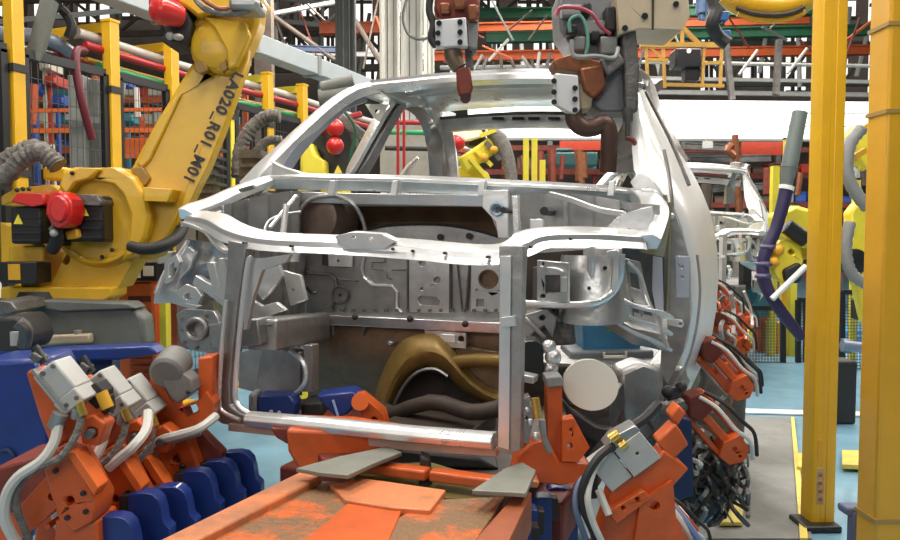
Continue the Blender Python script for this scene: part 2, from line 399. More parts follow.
part('motor_light', MB().ball(V(689,51,D-.12), .025), lampw, gf)
for x,y,lab in ((722,16,'upper blue air valve beside the yellow elbow'),(724,35,'lower blue air valve above the ochre lifting frame')):
    t = thing('air_valve', lab, 'valve', V(x,y+8,8))
    part('valve_body', MB().vbox(x-6,y-5,x+7,y+4,8,.12), mat('valve_blue',(.03,.12,.35),.4) if 'valve_blue' not in MATS else MATS['valve_blue'], t, .01)
    part('valve_stem', MB().cyl(V(x,y+4,8.05), V(x,y+9,8.05), .03), black, t)
# left fence: posts with arms, panels, pipes above
FX = -4.6
fy = [3.67, 4.50, 5.16, 5.95, 6.55, 7.2]
names = ['yellow fence post nearest the left picture edge','yellow fence post between the two mesh panels','yellow fence post touching the robot arm\'s left edge','thin yellow fence post right of the robot arm','yellow fence post behind the windshield pillar','smaller yellow fence post before the grey hose']
for i, (Y, lab) in enumerate(zip(fy, names)):
    t = thing('fence_post', lab, 'post', (FX,Y,0), 'yellow posts of the left fence')
    w_ = .09 if i != 3 else .05
    part('post', MB().box((FX,Y,1.56), (w_,w_,3.12)), yelb if i == 3 else yelp, t, .006)
    if i != 3: part('arm', MB().box((FX-.3,Y,3.08), (.6,.075,.08)), yelb if i > 3 else yelp, t, .006); part('end_cap', MB().box((FX,Y,3.128), (.1,.1,.02)), yelp, t)
    part('foot_plate', MB().box((FX,Y,.01), (.2,.2,.02)), yelp, t)
    part('clamp', MB().box((FX,Y,2.6), (w_+.02,w_+.02,.05)), blackr, t); part('clamp', MB().box((FX,Y,1.9), (w_+.02,w_+.02,.05)), blackr, t)
for i in range(5):
    y0, y1 = fy[i]+.07, fy[i+1]-.07; zt = 2.72
    t = thing('mesh_fence', ['dark framed mesh panel at the left picture edge side, before the grey cabinet','dark framed mesh panel behind the robot arm','short mesh panel at the right edge of the robot arm','mesh panel behind the grey hose bundle','mesh panel farthest along the left fence'][i], 'fence panel', (FX,y0,.2), 'mesh panels of the left fence')
    fb = MB()
    part('frame_bar', MB().box((FX,(y0+y1)/2,zt), (.04,y1-y0,.06)), black, t); part('frame_bar', MB().box((FX,(y0+y1)/2,.23), (.04,y1-y0,.06)), black, t)
    part('frame_bar', MB().box((FX,y0,1.46), (.04,.05,2.5)), black, t); part('frame_bar', MB().box((FX,y1,1.46), (.04,.05,2.5)), black, t)
    wm = MB(); n = int((y1-y0)/.05)
    for k in range(1, n): wm.box((FX, y0+(y1-y0)*k/n, 1.47), (.004,.004,2.5))
    for k in range(1, 17): wm.box((FX, (y0+y1)/2, .23+2.48*k/17), (.004,y1-y0,.004))
    part('wire_mesh', wm, wireg, t)
t = thing('mesh_fence', 'dark framed mesh panel cut by the left picture edge', 'fence panel', (FX,3.0,.2), 'mesh panels of the left fence')
part('frame_bar', MB().box((FX,3.1,2.72), (.04,1.0,.06)), black, t); part('frame_bar', MB().box((FX,3.58,1.46), (.04,.05,2.5)), black, t)
wm = MB()
for k in range(18): wm.box((FX, 2.65+k*.05, 1.47), (.004,.004,2.5))
part('wire_mesh', wm, wireg, t)
def along(name, x, z, r, mt, label, cat, y0=2.2, y1=13, flat=None):
    return solo(name, MB().tube([(x,y,z+.01*math.sin(y*2)) for y in [y0+(y1-y0)*k/16 for k in range(17)]], r, 10), mt, label, cat)
t = thing('air_duct', 'pale grey rectangular duct running above the left fence', 'duct', (FX-.15,3,3.3))
part('duct', MB().box((FX-.12, 6.5, 3.42), (.2,11,.2)), mat('duct_grey',(.42,.46,.47),.5,.1,var=.08), t, .01)
for Y in (4.0,5.2,6.4,7.6): part('joint_collar', MB().box((FX-.12,Y,3.42), (.23,.06,.23)), grey, t, .005)
along('pipe', FX-.12, 3.0, .035, hosew, 'thick white pipe under the fence post arms', 'pipe', 4.3)
along('pipe', FX-.05, 2.90, .032, redp, 'thick red pipe along the left fence', 'pipe', 4.3)
along('pipe', FX-.35, 2.86, .03, redp, 'thin red pipe behind the thick red one', 'pipe', 4.3)
along('pipe', FX-.08, 2.78, .03, greenp, 'green pipe under the red pipes of the left fence', 'pipe', 4.45)
along('pipe', FX-.2, 2.84, .02, yelo, 'yellow pipe between the red and green pipes', 'pipe', 4.45)
solo('pipe', MB().tube([(FX-.05,4.3,2.86),(FX-.02,4.2,2.84),(FX,4.17,2.7),(FX+.02,4.2,2.45),(FX,4.3,2.2)], .03, 10, 4), mat('dark_red_pipe',(.13,.012,.02),.45), 'dark red pipe bending down beside the second fence post', 'pipe')
solo('pipe', MB().tube([V(0,33,5.5), V(30,35,5.5), V(55,42,5.6), V(70,52,5.8)], .05, 10, 3), mat('blue_grey_pipe',(.25,.29,.36),.4,.2), 'blue grey pipe at the upper left corner', 'pipe')
solo('pipe', MB().tube([V(0,48,5.6), V(30,50,5.6), V(62,58,5.8)], .03, 10, 3), steelg, 'thin grey pipe below the blue grey one, upper left', 'pipe')
solo('cable_bundle', MB().tube([V(58,6,5.5), V(66,14,5.6), V(72,26,5.6), V(68,38,5.6)], .035, 8, 3), blackr, 'black cable bundle curling above the red pipes', 'cable')
solo('slanted_strut', MB().bar(V(34,60,5.2), V(50,0,5.2), .09), greyd, 'grey slanted strut right of the nearest fence post', 'strut')
# grey cabinet behind fence
t = thing('control_cabinet', 'tall grey cabinet behind the left mesh panel', 'cabinet', V(78,300,6.6))
part('cabinet_body', MB().vbox(70,76,86,300,6.6,.3), mat('cabinet_grey',(.27,.27,.25),.5,0,var=.15), t, .01)
part('cabinet_side', MB().vbox(87,80,101,300,6.7,.3), greyd, t, .01)
part('cross_rail', MB().bar(V(66,117,6.5), V(102,121,6.5), .05), MATS['cabinet_grey'], t)
# racks of wall units in the left distance
for i,(x,y,c) in enumerate(((35,88,0),(50,80,1),(58,100,0),(8,75,3),(45,65,4),(120,80,0),(128,118,2),(225,112,1))):
    m = MB().vbox(x-6,y-5,x+6,y+5,9.5,.3).vbox(x-4,y-3,x+4,y+3,9.45,.06)
    p_=V(x,y+5,9.6); m.bar(Vector((p_.x,p_.y,0)), p_, .05)
    solo('control_box', m, BOX[c], '%s control box %s' % (['blue','red','teal','grey','cream','brown'][c], ['seen through the left mesh beside the cabinet','high up seen through the left mesh','low between the fence post and cabinet','nearest the left picture edge','highest, above the mesh panel','behind the second mesh panel','below the blue one behind the second mesh panel','just right of the robot arm'][i]), 'control box', bev=.01)
solo('guard_rail', MB().bar(V(0,111,8.5), V(230,109,8.5), .04), orangeb, 'thin orange rail, upper one, behind the left fence', 'rail')
solo('guard_rail', MB().bar(V(0,131,8.4), V(230,130,8.4), .05), orangeb, 'thin orange rail, lower one, behind the left fence', 'rail')
solo('guard_board', MB().vbox(100,138,235,158,8.6,.04), orangeb, 'orange guard panel low behind the robot arm', 'panel')
# dark machinery between the robot and the car
for x0,x1,y0,y1,lab,mt in ((176,196,150,230,'grey ribbed column between the robot arm and the car',grey),(198,212,140,210,'dark machine column next to the ribbed one',steeld),(240,262,150,176,'dark block behind the left pillar foot',steeld)):
    m = MB().vbox(x0,y0,x1,350,4.9,.2)
    for k in range(6): m.vbox(x0-1,y0+5+k*9,x1+1,y0+8+k*9,4.85,.3)
    solo('machine_column', m, mt, lab, 'machine')
for k,(x,y) in enumerate(((184,148),(195,146),(206,147))):
    solo('white_lamp_head', MB().cyl(V(x,y,4.7), V(x,y+6,4.7), .025, .03, 12).ball(V(x,y,4.7), .028), greyl, ['first','second','third'][k]+' pale knob from the left on the dark columns by the robot arm', 'knob')
# ------------------------------------------------------------------ the car body
car = thing('car_body', 'bare galvanised steel car body, front end open, nearest on the orange carrier', 'car body', (-1.1, 2.0, .86), 'unpainted car bodies on the line')
CX = -1.11
def mir(p): return Vector((2*CX-p.x, p.y, p.z))
def rect(w, h, oy=0, oz=0): return [(oy-w/2, oz-h/2), (oy+w/2, oz-h/2), (oy+w/2, oz+h/2), (oy-w/2, oz+h/2)]
def WP(l): return [W(*p) for p in l]
# front tie bar: sloped top flange and a front face
tie = [(184,216,2.30),(192,217,2.26),(206,220,2.18),(226,231,2.08),(262,239,2.03),(330,242,2.01),(400,246,2.01),(468,252,2.02),(500,251,2.03),(524,244,2.06),(548,235,2.12),(598,234,2.2),(646,237,2.3)]
prof = [(.012,-.038),(.0,-.036),(-.004,.0),(-.05,.022),(-.075,.022),(-.075,.012),(-.01,-.006)]
m = MB().sweep(WP(tie), [(-a, b) for a, b in prof] if False else [(-a, b) for a, b in prof], sm=4)
m = MB().sweep(WP(tie), prof, sm=4)
tb = part('front_tie_bar', m, steelw, car, .002)
pad = MB().prism([W(x,y,2.0) for x,y in [(335,236),(352,232),(382,234),(396,241),(384,249),(350,249),(338,245)]], (0,.03,.004), [[W(x,y,2.0) for x,y in circ(353,237,2.6,10,1.4)], [W(x,y,2.0) for x,y in circ(370,238,3,10,1.4)]])
part('latch_pad', pad, steelw, tb, .001)
m = MB()
for x, y in ((243,243),(290,246),(392,249),(412,251),(444,253),(487,257),(530,247),(570,239)):
    p = W(x,y,2.005); m.cyl(p, p+Vector((0,.02,0)), .0042, n=10)
part('bolt_hole', m, black, tb)
# open radiator frame
fr = part('radiator_frame', MB().wplate([(228,240),(247,244),(243,262),(238,300),(233,345),(229,385),(230,405),(240,414),(265,420),(495,446),(495,452),(262,430),(222,424),(211,416),(214,385),(220,330),(226,280)], 2.03, .035), steelg, car, .003)
part('inner_bead', MB().tube(WP([(251,258,2.02),(248,262,2.02),(243,300,2.015),(238,350,2.01),(235,392,2.01),(238,404,2.01),(247,412,2.01),(262,416,2.01),(330,422,2.01)]), .0085, 8, 3), steelw, fr)
part('inner_bead', MB().tube(WP([(226,300,2.01),(221,360,2.005),(219,400,2.005),(223,412,2.005),(240,420,2.0)]), .0075, 8, 3), steelw, fr)
part('lower_cross_bar', MB().sweep(WP([(248,419,2.0),(330,426,2.0),(420,435,2.0),(494,441,2.0)]), [(.02,-.02),(.028,0),(.02,.016),(0,.024),(-.03,.02),(-.04,-.02)]), steelw, car, .003)
part('lower_flange', MB().wplate([(228,424),(330,433),(420,443),(496,449),(496,457),(420,452),(330,442),(228,431)], 2.02, .03), mat('reflected_pink_steel', (.62,.46,.38), .4, .5, var=.2), car, .002)  # copper brown reflection put into the flange colour
m = MB().wplate([(499,246),(523,246),(521,300),(520,360),(519,420),(519,450),(510,455),(497,450),(499,400),(500,330)], 2.0, .05, [circ(507,y,1.5,8) for y in (332,352,391,407)])
m.wplate([(513,246),(523,246),(520,450),(511,453)], 1.985, .02)
fp = part('frame_post', m, steelg, car, .002)
part('post_face', MB().wplate([(500,256),(511,256),(509,450),(498,447)], 1.992, .012), steelw, fp, .001)
part('post_clip', MB().wplate([(500,318),(514,316),(516,326),(500,327)], 1.97, .02), steelw, fp, .001)
part('frame_gusset', MB().wplate([(246,258),(262,258),(290,254),(286,262),(262,270),(252,300),(246,330),(243,330)], 2.04, .02), steelw, fr, .002)
# left headlight support
m = MB().sweep(WP([(184,223,2.3),(194,226,2.24),(208,232,2.18),(216,242,2.15),(228,252,2.1),(242,250,2.07)]), rect(.03,.012), 3)
m.sweep(WP([(188,240,2.3),(181,252,2.28),(172,262,2.26),(163,276,2.24),(156,294,2.22)]), rect(.04,.014), 3)
part('headlight_support', m, steelw, car, .002)
rows = []
for i in range(13):
    t = i/12; row = []
    for j in range(15):
        s = j/14
        x = 178+(240-178)*s+ (1-t)*6*(1-s); y = 238+62*t+10*s*(1-t)
        row.append(W(x, y, 2.3-.12*s*(1-t)+.05*math.sin(s*9+t*2)*.5+.03*math.sin(t*11)*(1-s)))
    rows.append(row)
part('headlight_panel', MB().grid(rows, vec=(0,.008,0)), steelg, car)
m = MB().wplate([(153,304),(155,288),(166,268),(178,258),(188,246),(195,252),(190,268),(180,278),(176,290),(186,303),(200,306),(192,309),(170,303)], 2.26, .02)
m.wplate([(174,292),(186,284),(196,288),(202,296),(198,305),(184,303)], 2.2, .015, [circ(187,296,3.2,12)])
m.wplate([(195,275),(212,285),(232,300),(238,310),(222,306),(204,292),(192,284)], 2.16, .03)
m.wplate([(164,262),(176,254),(180,262),(172,280),(164,284)], 2.22, .02, [[(169,265),(174,262),(174,274),(169,277)]])
part('bumper_bracket', m, steelw, car, .003)
m = MB().wplate([(206,262),(214,262),(222,300),(214,296)], 2.12, .02).wplate([(218,258),(224,258),(228,304),(221,300)], 2.1, .02)
part('support_rib', m, steelw, car, .003)
# upper rails from the headlights back to the pillars
m = MB().sweep(WP([(186,214,2.30),(194,209,2.36),(212,203,2.5),(236,192,2.66),(262,182,2.84),(276,178,2.9)]), [(-.03,-.02),(.03,-.03),(.03,0),(.0,.022),(-.03,.02)], 3)
m.sweep(WP([(196,224,2.3),(214,216,2.42),(240,205,2.56),(275,196,2.78),(300,193,2.84)]), rect(.02,.02), 3)
part('fender_rail', m, steelw, car, .003)
p = W(228,193,2.58); part('rail_slot', MB().wplate([(238,189),(252,185),(254,188),(240,192)], 2.62, .02), steeld, car)
def apron(x0, x1, top, bot, Y0, Y1, ribs, amp, n=40):
    rows = []
    for i in range(7):
        t = i/6; row = []
        for j in range(n+1):
            s = j/n; k = s*(len(top)-1); a = min(int(k), len(top)-2); f = k-a
            yt = top[a]*(1-f)+top[a+1]*f; yb = bot[a]*(1-f)+bot[a+1]*f
            d = amp*(1 if any(abs(s-r) < .045 for r in ribs) else 0)
            row.append(W(x0+(x1-x0)*s, yt+(yb-yt)*t, Y0+(Y1-Y0)*s-d))
        rows.append(row)
    return MB().grid(rows, vec=(0,.006,0))
part('inner_apron', apron(196, 320, [214,204,196,191,190], [226,232,240,240,240], 2.38, 2.8, [.25,.46,.55,.8], .05), steelg, car)
m = MB().tube(WP([(263,238,2.4),(268,222,2.45),(282,215,2.5),(300,212,2.6)]), .006, 6, 3).tube(WP([(283,236,2.4),(286,205,2.45)]), .012, 8).tube(WP([(270,228,2.4),(296,196,2.6)]), .008, 6)
part('apron_stay', m, steelw, car)
part('upper_rail', MB().sweep(WP([(646,240,2.3),(652,226,2.45),(656,212,2.6),(652,200,2.72),(640,192,2.84)]), [(-.045,-.03),(.03,-.03),(.045,0),(.02,.02),(-.05,.015)], 3), steelw, car, .004)
m = MB().wplate([(598,236),(612,222),(622,214),(636,210),(652,206),(654,216),(646,232),(640,240),(606,241)], 2.34, .012, [circ(622,231,2,8), circ(629,230,2,8)])
part('rail_gusset', m, steelw, car, .002)
part('inner_apron', apron(500, 660, [196,194,193,194,198,203,205], [238,240,238,236,236,238,240], 2.72, 2.5, [.08,.3,.36,.62,.68], .045), steel, car)
m = MB().sweep(WP([(550,194,2.5),(572,200,2.46),(600,210,2.44),(625,214,2.42)]), rect(.02,.018), 3)
m.wplate([(530,219),(543,219),(543,236),(530,236)], 2.5, .02); m.wplate([(512,196),(517,196),(519,238),(514,238)], 2.5, .03)
part('apron_bracket', m, steelw, car, .002)
m = MB()
for x, y, r in ((544,211,4.2),(622,211,2.4),(503,210,3)):
    p = W(x,y,2.5); m.cyl(p, p+Vector((0,.1,0)), r*.0036, n=12)
part('apron_hole', m, black, car)
# cowl and windshield base
fl = [(255,174,2.92),(280,174,2.86),(320,175,2.78),(380,176,2.74),(440,178,2.72),(500,181,2.72),(560,184,2.74),(610,187,2.78),(640,190,2.84),(662,192,2.92)]
part('windshield_flange', MB().sweep(WP([(x,y+3,Y) for x,y,Y in fl]), [(.012,-.01),(.012,.004),(-.07,.022),(-.085,.022),(-.085,.012)], 3), steelw, car, .002)
part('cowl_panel', MB().sweep(WP([(x,y+9,Y+.01) for x,y,Y in fl]), [(.005,-.026),(.012,.018),(-.04,.018),(-.05,-.026)], 3), mat('blue_grey_steel', (.50,.55,.57), .28, .75, var=.25, scale=6), car, .002)
m = MB()
for x in (332, 395, 482, 612): m.wplate([(x-3,181),(x+3,180),(x+1,196),(x-5,196)], 2.66, .03)
part('cowl_bracket', m, steelw, car, .002)
m = MB().sweep(WP([(285,196,2.74),(360,198,2.7),(430,199,2.68),(500,200,2.68)]), [(.0,-.025),(.012,.018),(-.06,.018),(-.06,-.025)], 2)
m.wplate([(483,190),(508,190),(508,238),(498,238),(496,222),(482,207)], 2.64, .03, [circ(497,209,4,12)])
part('cowl_crossmember', m, steelw, car, .002)
part('wiper_pivot', MB().tube([W(x,y,2.635) for x,y in circ(497,209,6,16)], .006, 6, closed=True).wplate(circ(493,208,2.5,8), 2.7, .01), mat('pivot_blue_grey', (.25,.38,.5), .35, .6), car)
op = [(342,206),(482,207),(491,216),(499,236),(480,230),(455,225),(430,223),(395,223),(372,227),(340,235),(310,239),(288,240),(292,215),(300,204),(318,198),(336,199)]
dash = [(250,196),(508,196),(508,322),(300,322),(285,330),(250,330)]
fwall = part('firewall', MB().wplate(dash, 2.78, .012, [op]), steelg, car, .001)
part('plenum_floor', MB().grid([[W(x, 195+i*9, 2.86+.12*math.sin(i/6*3)) for x in range(280,515,12)] for i in range(7)], vec=(0,.01,0)), brown, car)
part('opening_seal', MB().tube([W(x,y,2.775) for x,y in [(286,240),(310,240.5),(340,236.5),(372,228),(395,224.5),(430,224),(455,226),(480,231),(500,237)]], .007, 6, 3), black, fwall)
# booster dome seen left in the opening
m = MB().lathe(W(333,222,2.86), (0,-1,.1), [(0,.125),(.05,.125),(.10,.11),(.125,.09),(.13,.001)], 28)
part('booster_dome', m, mat('umber_dome', (.16,.115,.09), .3, .6, var=.3), car)
m = MB().tube(WP([(296,236,2.7),(299,214,2.7),(310,200,2.7),(333,196,2.7),(352,203,2.7),(362,218,2.72),(366,234,2.74)]), .009, 8, 4)
part('dome_lip', m, steelg, car)
# embossing and plates on the firewall
G3 = steeld
def emb(pts, r=.005, mt=G3, Y=2.772): part('seam_bead', MB().tube([W(x,y,Y) for x,y in pts], r, 6), mt, fwall)
emb([(303,250),(304,270),(308,273),(330,274),(335,278),(337,287)], .008)
emb([(331,308),(334,303)]); emb(circ(340,295,8.5,20)+[(348.5,295)], .005)
emb([(338,279),(358,281)], .004)
emb([(365,252),(362,268),(364,278),(372,285),(392,286),(397,292),(397,308),(402,312)], .006, steelw)
emb([(373,257),(385,257),(385,262),(372,262),(372,269),(384,270),(387,278),(391,279)], .0035); emb([(392,257),(405,257)], .0035); emb([(392,270),(406,270)], .0035)
m = MB().wplate([(409,256),(449,258),(449,313),(409,312)], 2.765, .012, [circ(422,263,3.6,12), circ(437,280,3.6,12), circ(422,289,1.8,8), [(417,299),(421,296),(436,297),(440,301),(438,306),(420,305)]])
part('reinforcement_plate', m, steel, fwall, .002)
emb([(408,255),(408,312)], .006); emb([(450,257),(450,312)], .007); emb([(408,256),(450,258)], .005)
m = MB().wplate([(471,258),(503,258),(503,312),(471,311)], 2.768, .012, [circ(488,279,8.5,20), circ(477,262,1.6,8), circ(499,262,1.6,8), circ(477,290,1.6,8), circ(499,291,1.6,8), [(476,299),(484,299),(484,307),(476,307)]])
part('reinforcement_plate', m, steel, fwall, .002)
part('grommet', MB().tube([W(x,y,2.764) for x,y in circ(488,279,9,20)], .004, 6, closed=True).wplate(circ(488,279,8,16), 2.776,.004), brown, fwall)
emb([(470,260),(466,310)], .006); emb([(457,262),(462,310)], .003)
m = MB().wplate([(325,252),(352,253),(352,267),(325,266)], 2.76, .012, [circ(338,261,1.5,8)])
part('small_plate', m, steelw, fwall, .001)
part('plate_shadow_gap', MB().wplate([(322,252),(327,252),(328,266),(322,265)], 2.755,.01), blackr, fwall)
part('wire_clip', MB().tube(WP([(307,288,2.76),(312,293,2.74),(316,292,2.75)]), .007, 6, 2), black, fwall)
m = MB().cyl(W(340,295,2.77), W(340,295,2.78), .006, n=8)
for x, y in ((440,237),(469,236)): m.cyl(W(x,y,2.765), W(x,y,2.79), .013, n=12)
part('firewall_hole', m, black, fwall)
m = MB()
for x in range(318, 500, 11): m.wplate([(x,309),(x+3,309),(x+3,312),(x,312)], 2.76, .01)
part('weld_mark', m, greyd, fwall)
# ledge, toe board and tunnel
part('firewall_ledge', MB().sweep(WP([(314,318,2.76),(400,322,2.75),(440,324,2.74),(505,327,2.74)]), [(.02,-.024),(.025,.018),(-.02,.024),(-.05,.02),(-.05,-.024)], 2), steel, car, .003)
m = MB()
for x, y in ((355,317),(410,319),(465,324)): m.ball(W(x,y,2.71), .013)
part('ledge_bolt', m, umber, car)
rows = [[W(x, 322+i*13+ (x-315)*.03, 2.80+.03*i-.07*math.sin(i*.75)+.015*(1 if 336<x<342 or 368<x<374 else 0)) for x in range(308,512,6)] for i in range(8)]
toe = part('toe_board', MB().grid(rows, vec=(0,.01,0)), mat('reflected_toe_brown', (.30,.18,.10), .6, 0, var=.45, scale=5, bump=.3, bscale=10), car)  # warm reflection of the orange carrier put into the base colour
part('toe_rib', MB().tube(WP([(333,325,2.76),(334,360,2.88)]), .006, 6).tube(WP([(365,326,2.76),(362,352,2.84),(370,372,2.92)]), .007, 6, 2), steelg, toe)
part('toe_hole', MB().ball(W(392,342,2.78), .022, sq=.6), steelw, toe)
part('tunnel_bracket', MB().wplate([(424,330),(466,333),(466,349),(428,346)], 2.73, .02, [circ(434,338,3.2,10), circ(461,339,3.2,10)]), steel, toe, .002)
part('bracket_highlight_nut', MB().wplate([(440,334),(455,335),(456,343),(440,342)], 2.72, .015), steelw, toe, .003)
arch = [(372,408),(378,384),(388,360),(402,341),(420,334),(438,336),(452,350),(466,370),(484,386),(503,394)]
inner = [(392,410),(400,392),(410,378),(422,370),(436,369),(448,376),(460,388),(474,398),(488,404),(503,408)]
rows = []
for t_ in range(7):
    f = t_/6; row = []
    for a_, b_ in zip(arch, inner):
        row.append(W(a_[0]+(b_[0]-a_[0])*f, a_[1]+(b_[1]-a_[1])*f, 2.72-.09*math.sin(f*2.6)+.05*f))
    P_, _ = catmull(row, 3, [1]*len(row)); rows.append(P_)
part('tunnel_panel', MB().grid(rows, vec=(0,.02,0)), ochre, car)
part('tunnel_side', MB().wplate([(452,350),(470,346),(503,352),(503,396),(484,386),(466,370)], 2.74, .02), brown, car, .01)
m = MB().tube(WP([(456,362,2.70),(478,360,2.67),(503,361,2.64)]), .026, 12)
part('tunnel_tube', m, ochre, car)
part('tunnel_edge', MB().tube(WP([(392,410,2.69),(400,392,2.69),(410,378,2.69),(422,370,2.69),(436,369,2.69),(448,376,2.69)]), .007, 6, 3), steelg, car)
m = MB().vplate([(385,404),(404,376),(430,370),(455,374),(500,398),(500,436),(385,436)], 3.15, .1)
part('underbody', m, umber, car, .004)  # dark sheet standing in for the shade under the floor
m = MB().tube(WP([(380,420,2.6),(430,402,2.55),(470,412,2.5),(500,408,2.5)]), .03, 10, 3).tube(WP([(300,405,2.7),(360,400,2.7),(420,425,2.6)]), .025, 8, 3).box(W(440,425,2.6), (.35,.3,.06))
part('subframe', m, umber, car, .006)
# left tower and longitudinal rail
rows = [[W(248+(305-248)*j/10, 250+i*12, 2.35+.4*j/10+.035*math.sin(j*1.9+i*.7)) for j in range(11)] for i in range(8)]
part('suspension_tower', MB().grid(rows, vec=(0,.01,0)), steelg, car)
m = MB().wplate([(262,262),(278,262),(282,276),(270,292),(262,300),(256,292)], 2.3, .02); m.wplate([(252,300),(262,306),(276,302),(286,310),(262,318),(252,318)], 2.3, .02)
m.wplate([(282,270),(300,275),(306,300),(290,306)], 2.5, .02, [circ(292,290,2,8)])
part('tower_bracket', m, steelw, car, .003)
m = MB().bar(W(262,335,2.15), W(318,326,2.72), .11, .11)
lr = part('front_rail', m, steelg, car, .008)
part('rail_seam', MB().bar(W(262,326,2.08), W(300,322,2.5), .012, .006), steeld, lr)
part('rail_end_plate', MB().wplate([(176,314),(184,309),(214,311),(218,318),(226,348),(212,354),(190,350),(180,342)], 2.12, .025, [circ(197,330,8,18)]), steelg, car, .003)
part('crash_tube', MB().tube([W(x,y,2.11) for x,y in circ(196,329,10,20)], .009, 8, closed=True).cyl(W(197,331,2.16), W(200,331,2.35), .03, n=14), steelg, car)
m = MB()
for x, y in ((181,319),(181,330),(184,342),(206,316),(210,328),(212,344),(196,348)): m.cyl(W(x,y,2.11), W(x,y,2.14), .005, n=8)
part('end_plate_bolt', m, steeld, car)
part('rail_extension', MB().bar(W(218,335,2.16), W(268,330,2.16), .1, .09), steelg, car, .006)
m = MB().wplate([(240,352),(262,346),(300,350),(304,392),(262,394),(238,388)], 2.5, .03); m.wplate([(262,350),(300,352),(300,396),(266,396),(256,384)], 2.42,.02)
m.wplate([(304,345),(312,345),(312,392),(304,392)], 2.4,.05)
part('subframe_bracket', m, steelg, car, .004)
part('bracket_ring', MB().tube([W(x,y,2.4) for x,y in [(290,350),(303,362),(306,378),(298,392),(280,396)]], .01, 6, 3), steelw, car)
# right front rail end, tower, wheelhouse
m = MB().wplate([(526,258),(536,258),(536,302),(526,302)], 2.42, .02)
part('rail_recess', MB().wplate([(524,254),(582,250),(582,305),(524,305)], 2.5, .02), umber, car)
m = MB().wplate([(537,260),(568,263),(568,302),(537,301)], 2.32, .03, [circ(542,264,2.5,10), circ(543,296,2.5,10), [(545,275),(560,275),(560,293),(545,293)]])
rp = part('rail_end_plate', m, steel, car, .004)
part('rail_end_nut', MB().wplate([(546,267),(558,268),(564,272),(556,275),(548,272)], 2.30, .012).wplate([(561,277),(566,277),(566,292),(561,292)],2.31,.02), steelw, rp, .003)
part('front_rail', MB().bar(W(553,284,2.36), W(540,284,2.74), .10, .12), steeld, car, .008)
c = W(592,252,2.52)
rows = []
for i in range(10):
    z = -.01-.022*i; rr = .105+.004*i
    rows.append([c+Vector((rr*math.cos(a), -rr*.7*math.sin(a), z)) for a in [R(-10+j*10) for j in range(21)]])
rows = [[p+Vector((0,0,-.03*math.sin(k/20*3.14) if i==9 else 0)) for k,p in enumerate(r)] for i,r in enumerate(rows)]
part('strut_tower', MB().grid(rows, vec=(0,.008,0)), steel, car)
m = MB().wplate([(586,247),(594,245),(596,252),(593,275),(590,278),(587,270)], 2.4, .02); m.wplate([(606,251),(618,249),(620,253),(620,286),(614,296),(610,288),(613,258),(606,257)], 2.40,.02)
part('tower_rib', m, steelw, car, .005)
part('tower_hole', MB().cyl(W(605,268,2.42),W(605,268,2.45),.007,n=10).cyl(W(589,288,2.42),W(589,288,2.45),.006,n=10), black, car)
part('tower_lip', MB().tube(WP([(521,303,2.3),(552,305,2.32),(590,304,2.36),(606,298,2.4),(616,288,2.42),(621,272,2.42),(622,254,2.42)]), .011, 8, 3), steelw, car)
m = MB()
for k in range(3):
    m.sweep(WP([(604+k*5,308-k*8,2.5),(614+k*5,320-k*10,2.5),(632+k*4,332-k*12,2.52),(652+k*3,340-k*14,2.56),(668,350-k*16,2.6)]), rect(.05,.012), 3)
part('wheelhouse_arch', m, steelw, car, .003)
rows = [[W(604+j*7, 300+i*8+j*3-abs(4-j)*1.5, 2.62+.02*math.sin(i*2)) for j in range(10)] for i in range(5)]
part('wheelhouse', MB().grid(rows, vec=(0,.008,0)), steel, car)
m = MB().wplate([(624,258),(640,262),(648,300),(642,318),(632,300),(622,290)], 2.56, .012, [[(629,272),(637,274),(640,290),(631,287)]])
part('splash_bracket', m, steelg, car, .003)
part('splash_bead', MB().tube(WP([(628,262,2.54),(640,275,2.54),(648,300,2.54),(658,322,2.54),(668,348,2.54)]), .007, 6, 3).tube(WP([(634,306,2.54),(648,308,2.54)]),.01,6), steelw, car)
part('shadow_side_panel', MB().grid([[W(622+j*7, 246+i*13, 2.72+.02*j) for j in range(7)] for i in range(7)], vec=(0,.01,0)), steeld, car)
part('lower_crossmember', MB().wplate([(522,312),(552,306),(572,312),(575,345),(556,346),(540,356),(524,350)], 2.45, .03), steeld, car, .01)
part('mount_bracket', MB().wplate([(523,315),(548,308),(556,318),(552,338),(544,326),(532,334),(525,345)], 2.4, .03, [circ(542,318,3,8)]).bar(W(525,318,2.38), W(545,338,2.38), .015), steelg, car, .004)
part('engine_mount', MB().vplate([(519,344),(524,341),(540,341),(544,346),(544,372),(536,377),(519,372)], 2.3, .12), black, car, .008)
part('mount_foot', MB().bar(W(516,375,2.15), W(536,379,2.15), .05, .022), steelw, car, .003)
m = MB()
for k,(x,y,r) in enumerate(((549,347,7),(553,357,8),(551,368,7),(549,378,6))): m.ball(W(x,y,2.25), r*.0033)
part('mount_knuckle', m, steelw, car)
